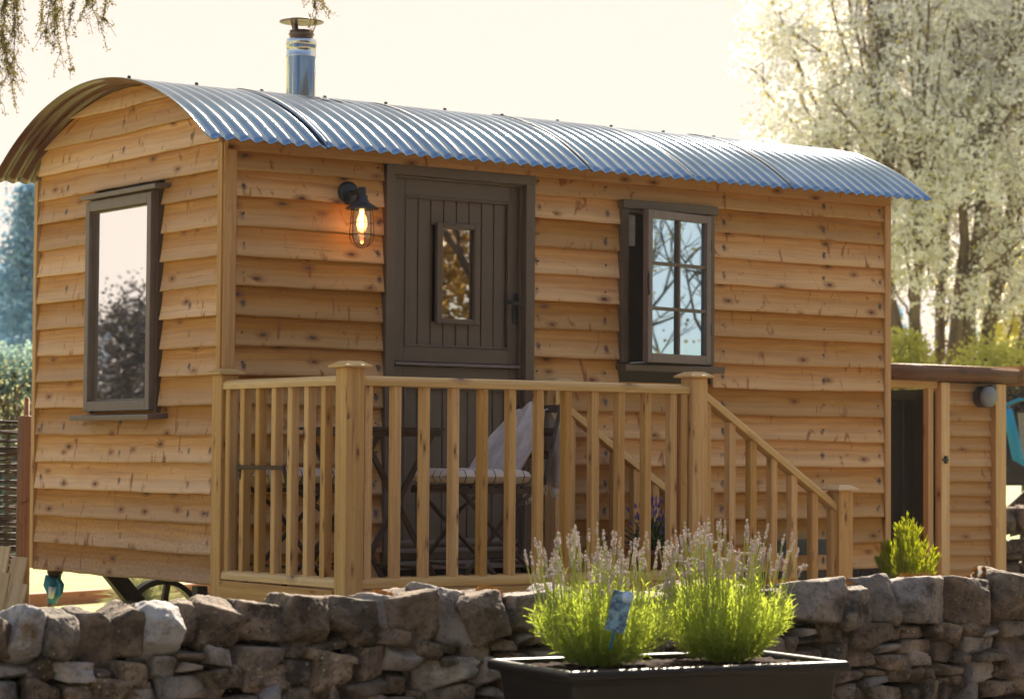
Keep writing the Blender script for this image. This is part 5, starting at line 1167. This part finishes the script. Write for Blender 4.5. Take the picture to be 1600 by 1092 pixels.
hp2 = onp(39, 650, 1, 2.3); po_ = tag(empty('fence_post', (hp2.x, 2.3, GZ)), 'round dark timber post at the end of the woven fence', 'post')
mb = MB(); mb.tube([(hp2.x, 2.3, GZ), (hp2.x, 2.3, hp2.z)], .038, 20, smooth=True); mb.build('post_body', M['post'], po_, bevel=.004)
mb = MB(); mb.lathe((hp2.x, 2.3, hp2.z - .006), [(.0, .008), (.036, .007), (.038, .0)], 20); mb.build('post_top', M['trim'], po_)
q = onp(42, 640, 1, 2.7); mb = MB(); mb.tube([(q.x, 2.7, GZ), (q.x, 2.7, onp(42, 622, 1, 2.7).z)], .014, 10); tag(mb.build('garden_stake', M['sleeper'], loc=(q.x, 2.7, GZ)), 'thin orange brown stake standing behind the round fence post', 'stake')
def adirondack(pxr, pyt, depth, label, ang, sc=1.0):
    c = at(pxr, pyt, depth); root = empty('garden_chair', (c.x, c.y, GZ)); tag(root, label, 'chair', 'slatted garden chairs beside the fence')
    Rz = Matrix.Rotation(ang, 3, 'Z'); H_ = (c.z - GZ)
    def P_(x, y, z): v = Rz @ Vector((x, y, 0)); return Vector((c.x + v.x, c.y + v.y, GZ + z))
    n = 5
    for i in range(n):
        u = (i - (n - 1) / 2) / ((n - 1) / 2); h = H_ * (1 - .10 * u * u)
        a = P_(u * .20 * sc, -.06, .22 * H_); b = P_(u * .25 * sc, .30 * sc, h); d = b - a; mb = MB(); mb.beam(a, b, .122 * sc, .018, up=P_(0, -1, 0) - P_(0, 0, 0)); mb.build('back_slat', M['chairwood'], root, bevel=.008)
    for i in range(5):
        mb = MB(); mb.beam(P_(-.27 * sc, -.15 - i * .095 * sc, (.30 + i * .022) * H_), P_(.27 * sc, -.15 - i * .095 * sc, (.30 + i * .022) * H_), .08 * sc, .018); mb.build('seat_slat', M['chairwood'], root, bevel=.003)
    for s in (-1, 1):
        mb = MB(); mb.beam(P_(s * .33 * sc, -.55 * sc, .52 * H_), P_(s * .33 * sc, .16 * sc, .52 * H_), .10 * sc, .02); mb.build('armrest', M['chairwood'], root, bevel=.004)
        mb = MB(); mb.beam(P_(s * .30 * sc, -.50 * sc, 0), P_(s * .30 * sc, -.50 * sc, .51 * H_), .04, .08, up=(1, 0, 0)); mb.build('leg', M['chairwood'], root)
        mb = MB(); mb.beam(P_(s * .29 * sc, -.52 * sc, .38 * H_), P_(s * .29 * sc, .36 * sc, .02), .03, .09); mb.build('leg', M['chairwood'], root)
    mb = MB(); mb.beam(P_(-.25 * sc, .13 * sc, .60 * H_), P_(.25 * sc, .13 * sc, .60 * H_), .03, .06); mb.build('back_rail', M['chairwood'], root)
adirondack(-40, 850, 12.6, 'slatted garden chair beside the end of the woven fence', R(-38), .72)
adirondack(-46, 892, 11.2, 'front slatted garden chair nearer the stone wall', R(-42), .66)
# low timber edging and plant seen under the hut
e0 = onp(70, 945, 1, 5.2); a = at(40, 936, 19); b = at(340, 922, 21); zz = at(150, 931, 19.6).z
mb = MB(); a.z = b.z = (GZ + .22); 
zt_ = at(180, 929, 20).z; mb.beam((a.x, a.y, (zt_ + GZ) / 2 + .02), (b.x, b.y, (zt_ + GZ) / 2 + .02), .10, max(.12, zt_ - GZ)); tag(mb.build('timber_edging', M['sleeper'], loc=((a.x + b.x) / 2, (a.y + b.y) / 2, GZ)), 'red brown timber sleeper edging the lawn behind the hut', 'edging')
q = at(266, 930, 19.5); mb = MB(); mb.box((q.x, q.y, (GZ + at(266, 905, 19.5).z) / 2), (.055, .055, at(266, 905, 19.5).z - GZ), grain=2); tag(mb.build('edging_post', M['trim'], loc=(q.x, q.y, GZ)), 'short square timber post seen through the wheel', 'post')
q = at(225, 925, 19); rt_ = tag(empty('garden_plant', (q.x, q.y, GZ)), 'grey green spiky plant on the lawn seen under the hut', 'plant'); rnd = random.Random(2)
def fn(k):
    a = random.random() * 6.28; el = random.uniform(.1, 1.4); d = Vector((math.cos(a) * math.cos(el), math.sin(a) * math.cos(el), math.sin(el))); r_ = random.uniform(.0, .22)
    return Vector((q.x, q.y, GZ + .02)) + d * r_ * 1.1, d, random.uniform(.08, .20), Vector((0, 0, -.04)), .004, random.random()
V, F, C = blades(1500, fn, 0, 2); raw_mesh('foliage', V, F, M['fern'], rt_, C, off=rt_.location)

# ================================================================= RIGHT EDGE: tent, dark trestle, second wall
q = at(1610, 690, 22); te = tag(empty('blue_tent', (q.x, q.y, GZ)), 'bright blue tent beyond the shed at the right edge', 'tent')
tz = at(1590, 622, 22).z; sc_ = 22 / FPX
def tq(px, py, dd=0): return at(px, py, 22 + dd)
mb = MB(); prof = [(1566, 740), (1566, 690), (1567, 650), (1572, 630), (1590, 622), (1640, 621), (1680, 640), (1700, 740)]
vs = [tq(x, y, 0) for x, y in prof] + [tq(x + 4, y + 2, 1.8) for x, y in prof]; n = len(prof)
mb.add(vs, [(i, i + 1, n + i + 1, n + i) for i in range(n - 1)], None, None, True); o = mb.build('tent_canopy', M['tent'], te); so = o.modifiers.new('s', 'SOLIDIFY'); so.thickness = .02
mb = MB(); mb.add([tq(1566, 640, .05), tq(1580, 640, .05), tq(1600, 745, .05), tq(1566, 745, .05)], [(0, 1, 2, 3)]); mb.build('tent_panel', simple('navy tent fabric', (.015, .03, .08), .6), te)
mb = MB(); mb.tube([tq(1573, 640, -.03), tq(1583, 680, -.05), tq(1590, 715, -.05), tq(1603, 748, -.03)], .055, 6); mb.build('tent_door_roll', M['tent'], te)
mb = MB(); mb.add([tq(1590, 645, .3), tq(1700, 645, .3), tq(1700, 760, .3), tq(1600, 760, .3)], [(0, 1, 2, 3)]); mb.build('tent_mesh', simple('grey tent lining', (.50, .42, .42), .8), te)
tb2 = tag(empty('timber_trestle', tuple(at(1600, 740, 19))), 'dark brown timber frame in front of the blue tent', 'trestle')
mb = MB(); mb.beam(at(1520, 748, 19), at(1720, 748, 19), .06, .10); mb.build('rail', M['darkboard'], tb2)
mb = MB(); mb.beam(at(1560, 716, 19), at(1640, 760, 19), .06, .075); mb.build('brace', M['darkboard'], tb2)
mb = MB(); mb.beam(at(1640, 740, 19), at(1575, 800, 19), .06, .07); mb.build('strut', M['darkboard'], tb2)
mb = MB(); lg = at(1660, 740, 19); mb.box((lg.x, lg.y, (GZ + lg.z) / 2), (.08, .08, lg.z - GZ)); mb.build('leg', M['darkboard'], tb2)
lg = at(1525, 740, 19); mb = MB(); mb.box((lg.x, lg.y, (GZ + lg.z) / 2), (.08, .08, lg.z - GZ)); mb.build('leg', M['darkboard'], tb2)
w2 = tag(empty('stone_wall', tuple(at(1610, 880, 17.6))), 'second mossy dry stone wall beyond the shed at the right edge', 'wall'); rng = np.random.default_rng(4)
aV = []; aF = []; aC = []; nb = 0; dd_ = 17.6; s_ = dd_ / FPX
for row in range(7):
    y = 834 + row * 17 if row else 808; x = 1536
    while x < 1760:
        wpx = rng.uniform(18, 38) if row else rng.uniform(30, 48); hpx = 18 if row else 46; c = at(x + wpx / 2, y + 2, dd_ + rng.uniform(-.03, .03))
        V, F = rock(c, (wpx / 2 * s_, .14, hpx / 2 * s_ * 1.05), 3, extra=6, ax=(RT, Vector((FW.x, FW.y, 0)).normalized(), Vector((0, 0, 1)))); aV.append(V); aF.append(F + nb); nb += len(V); aC.append(np.tile([rng.random(), rng.uniform(.2, .8), 0, 1], (len(V), 1)))
        if row == 0: put_src = (V, c)
        x += wpx * .96
so_ = raw_mesh('stones', np.concatenate(aV), np.concatenate(aF), M['stone'], w2, np.concatenate(aC), smooth=True, off=w2.location)
tops = np.concatenate(aV[:5]); tops = tops[tops[:, 2] > at(1600, 802, dd_).z]
def fn(k):
    p_ = Vector(tops[rng.integers(len(tops))].tolist()); return p_, Vector((rng.normal(0, .5), rng.normal(0, .5), 1)).normalized(), random.uniform(.01, .025), Vector((0, 0, 0)), .004, random.random()
V, F, C = blades(900, fn, 0, 1); raw_mesh('moss', V, F, M['mossy'], w2, C, off=w2.location)

hz = bpy.data.materials.new('haze'); hz.use_nodes = True; hn_ = hz.node_tree; hn_.nodes.clear(); ho = hn_.nodes.new('ShaderNodeOutputMaterial'); hv = hn_.nodes.new('ShaderNodeVolumePrincipled')
hv.inputs['Color'].default_value = (.96, .93, .90, 1); hv.inputs['Density'].default_value = .0003; hv.inputs['Anisotropy'].default_value = .3; hn_.links.new(hv.outputs[0], ho.inputs['Volume'])
mb = MB(); mb.box((10, 40, 7.0), (260, 260, 18)); tag(mb.build('haze', hz), kind='stuff')
for o in bpy.data.objects:
    if '_o' in o: del o['_o']
